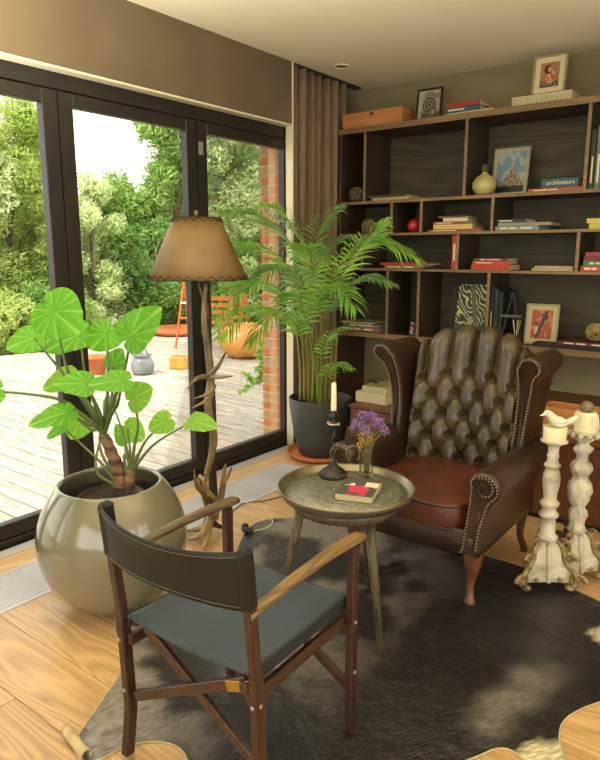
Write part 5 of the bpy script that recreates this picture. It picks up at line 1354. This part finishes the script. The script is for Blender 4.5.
# ================================================================ WHITE ALTAR CANDLE STANDS
M['old_white'] = mat('chipped_white_paint', '#857b62', '#c8c0a8', .6, 11, bump=.35, bscale=50, contrast=(.3, .55))
M['gilt'] = mat('worn_gilding', '#5a4428', '#a08a60', .5, 26, bump=.5, bscale=60, metal=.1)
g1 = pz(543, 586); g2 = pz(572, 577)
def scroll3(parent, p0, axis, R_, turns, rad, m='gilt', name='scroll', up=1, th0=0):
    pts_ = []; n_ = int(26 * turns); ax = Vector(axis)
    for k in range(n_ + 1):
        a_ = th0 + up * 2 * PI * turns * k / n_; q = R_ * (1 - .8 * k / n_); pts_.append(Vector(p0) + ax * (q * math.cos(a_)) + Vector((0, 0, 1)) * (q * math.sin(a_)))
    return MB().tube(pts_, [rad * (1 - .35 * k / n_) for k in range(n_ + 1)], 8).build(name, m, parent)
def stand(name, label, p, prof, mod, rz, small=False):
    t = thing(name, label, 'candle stand', (p.x, p.y, TOPR if p.y < 2.9 else TOPR), rz, 'white candle stands beside the armchair')
    # three-sided base: one corner towards the viewer
    corners = [(-PI / 2 + YAW + PI / 3) + 2 * PI * k / 3 for k in range(3)]
    lv = [(.045, .112), (.07, .118), (.10, .114), (.14, .098), (.18, .080), (.22, .064), (.255, .046), (.275, .044)]
    vs = []; fs = []; n_ = 5
    for (z, R_) in lv:
        for c in range(3):
            a = Vector((math.cos(corners[c]), math.sin(corners[c]))) * R_; b_ = Vector((math.cos(corners[(c + 1) % 3]), math.sin(corners[(c + 1) % 3]))) * R_
            for k in range(n_):
                q = a.lerp(b_, k / n_); inn = 1 - .10 * math.sin(PI * k / n_); vs.append((q.x * inn, q.y * inn, z))
    m_ = 3 * n_
    for i in range(len(lv) - 1):
        for k in range(m_): k2 = (k + 1) % m_; fs.append((i * m_ + k, i * m_ + k2, (i + 1) * m_ + k2, (i + 1) * m_ + k))
    fs.append(tuple(range(m_))[::-1]); fs.append(tuple((len(lv) - 1) * m_ + k for k in range(m_)))
    bo_ = MB().add(vs, fs, False).build('base', 'old_white', t)
    for c in corners:
        d = Vector((math.cos(c), math.sin(c), 0))
        # S-scrolled edge: foot volute, rising curve, shoulder volute
        MB().tube([d * .105 + Vector((0, 0, .012)), d * .130 + Vector((0, 0, .03)), d * .142 + Vector((0, 0, .065)), d * .128 + Vector((0, 0, .10)), d * .098 + Vector((0, 0, .135)), d * .080 + Vector((0, 0, .17)), d * .078 + Vector((0, 0, .21)), d * .062 + Vector((0, 0, .245)), d * .045 + Vector((0, 0, .262))],
                  [.014, .015, .014, .013, .012, .012, .013, .011, .009], 10, 5).build('scroll', 'gilt', t)
        scroll3(t, d * .142 + Vector((0, 0, .062)), d, .038, 1.5, .011)
        scroll3(t, d * .100 + Vector((0, 0, .178)), d, .030, 1.4, .010)
        scroll3(t, d * .066 + Vector((0, 0, .262)), d, .020, 1.3, .008)
        MB().ball(d * .112 + Vector((0, 0, .016)), .022, 12, 8, (1, 1, .75)).build('foot', 'gilt', t)
    for k in range(3):      # raised rib up the middle of each face
        a_ = corners[k] + PI / 3; d = Vector((math.cos(a_), math.sin(a_), 0)); MB().tube([d * .058 + Vector((0, 0, .045)), d * .045 + Vector((0, 0, .14)), d * .030 + Vector((0, 0, .25))], [.010, .010, .010], 8, 4).build('rib', 'old_white', t)
    # rosettes on the faces
    for k in range(3):
        a_ = corners[k] + PI / 3; d = Vector((math.cos(a_), math.sin(a_), 0)); s_ = Vector((-d.y, d.x, 0))
        for q in (-1, 1): MB().ball(d * .056 + s_ * q * .052 + Vector((0, 0, .062)), .012, 10, 6).build('rosette', 'gilt', t)
    MB().lathe(prof, 36, mod=mod).build('shaft', 'old_white', t)
    return t
p1 = [(.040, .262), (.046, .27), (.046, .285), (.034, .292), (.032, .36), (.031, .385), (.040, .392), (.044, .402), (.040, .412), (.031, .420), (.030, .44), (.040, .455), (.044, .468), (.035, .478), (.028, .486), (.030, .52), (.036, .56), (.039, .60), (.033, .635), (.026, .655), (.032, .662), (.036, .672), (.030, .682), (.024, .69), (.024, .715), (.028, .725), (.022, .735), (.023, .775), (.040, .79), (.056, .798), (.058, .806), (.0, .806)]
s1 = stand('candle_stand', 'smooth turned white wooden candle stand, the front one, with worn gilt scrolls', g1, p1, None, 0)
p2 = [(.036, .262), (.044, .275), (.030, .30), (.034, .33), (.042, .36), (.036, .39), (.026, .405), (.034, .42), (.046, .45), (.052, .50), (.048, .54), (.036, .56), (.030, .58), (.042, .60), (.048, .625), (.040, .65), (.026, .665), (.024, .70), (.036, .715), (.042, .735), (.028, .75), (.022, .765), (.032, .775), (.042, .79), (.030, .80), (.05, .812), (.062, .82), (.060, .828), (.0, .828)]
s2 = stand('candle_stand', 'carved white wooden candle stand with leafy lumps, the rear one', g2, p2, lambda a, z: 1 + .13 * math.sin(a * 6) * math.sin(z * 46) + .05 * math.sin(a * 11 + z * 60), .3)
for k in range(10):
    a_ = 2 * PI * k / 10; MB().ball((.062 * math.cos(a_), .062 * math.sin(a_), .812), .013, 8, 6, (1, 1, 1.3)).build('petal', 'old_white', s2)
s1.scale = (1, 1, .85); s2.scale = (1, 1, .85)
T1 = TOPR + .8065 * .85; T2 = TOPR + .8285 * .85
cn1 = thing('pillar_candle', 'short wide cream candle on the front candle stand, under the white bird', 'candle', (g1.x, g1.y, T1))
MB().lathe([(0, 0), (.047, 0), (.048, .004), (.050, .06), (.048, .062), (.042, .060), (0, .056)], 32).build('body', 'wax', cn1)
cn2 = thing('pillar_candle', 'melted cream candle on the rear carved candle stand', 'candle', (g2.x, g2.y, T2))
MB().lathe([(0, 0), (.054, 0), (.052, .01), (.048, .05), (.046, .085), (.040, .092), (.034, .088), (0, .084)], 32, mod=lambda a, z: 1 + .03 * math.sin(a * 5 + z * 30)).build('body', 'wax', cn2)
dp_ = MB()
for k in range(7): a_ = k * .93; dp_.tube([(.047 * math.cos(a_), .047 * math.sin(a_), .08), (.052 * math.cos(a_), .052 * math.sin(a_), .05), (.056 * math.cos(a_), .056 * math.sin(a_), .012 + .004 * k)], [.004, .005, .007], 6, 3)
dp_.build('wax_drips', 'wax', cn2, clean=False)['kind'] = 'stuff'
bw_ = thing('stone', 'small rough brown stone on top of the rear melted candle', 'stone', (g2.x, g2.y, T2 + .1105))
MB().ball((0, 0, 0), .028, 12, 8, (1.1, .9, .95), lambda d: 1 + .25 * noise.noise(d * 2.3)).build('body', mat('brown_stone', '#5d5038', '#85765a', .9, 20, bump=.6), bw_)
# white bird: one continuous body, head, beak, tail
bd_ = thing('bird_figurine', 'white ceramic bird with a long tail on the front candle', 'ornament', (g1.x, g1.y, T1 + .060), YAW)
M['porcelain'] = mat('white_porcelain', '#d3ccb4', '#ddd6c0', .35, 9, coat=.2)
MB().tube([(-.060, 0, .054), (-.052, 0, .056), (-.040, 0, .060), (-.026, 0, .052), (-.012, 0, .036), (.006, 0, .024), (.028, 0, .018), (.048, 0, .020), (.074, 0, .034), (.092, 0, .044)], [.002, .009, .0165, .017, .022, .0255, .021, .014, .012, .008], 14, 5).build('body', 'porcelain', bd_)
MB().tube([(-.056, 0, .055), (-.072, 0, .050)], [.006, .001], 8).build('beak', 'porcelain', bd_)
for sy_ in (-1, 1): MB().ball((.012, sy_ * .020, .030), .022, 12, 8, (1.5, .35, .6)).build('wing', 'porcelain', bd_); MB().ball((-.044, sy_ * .0145, .064), .0025, 6, 4).build('eye', 'print_dark', bd_)
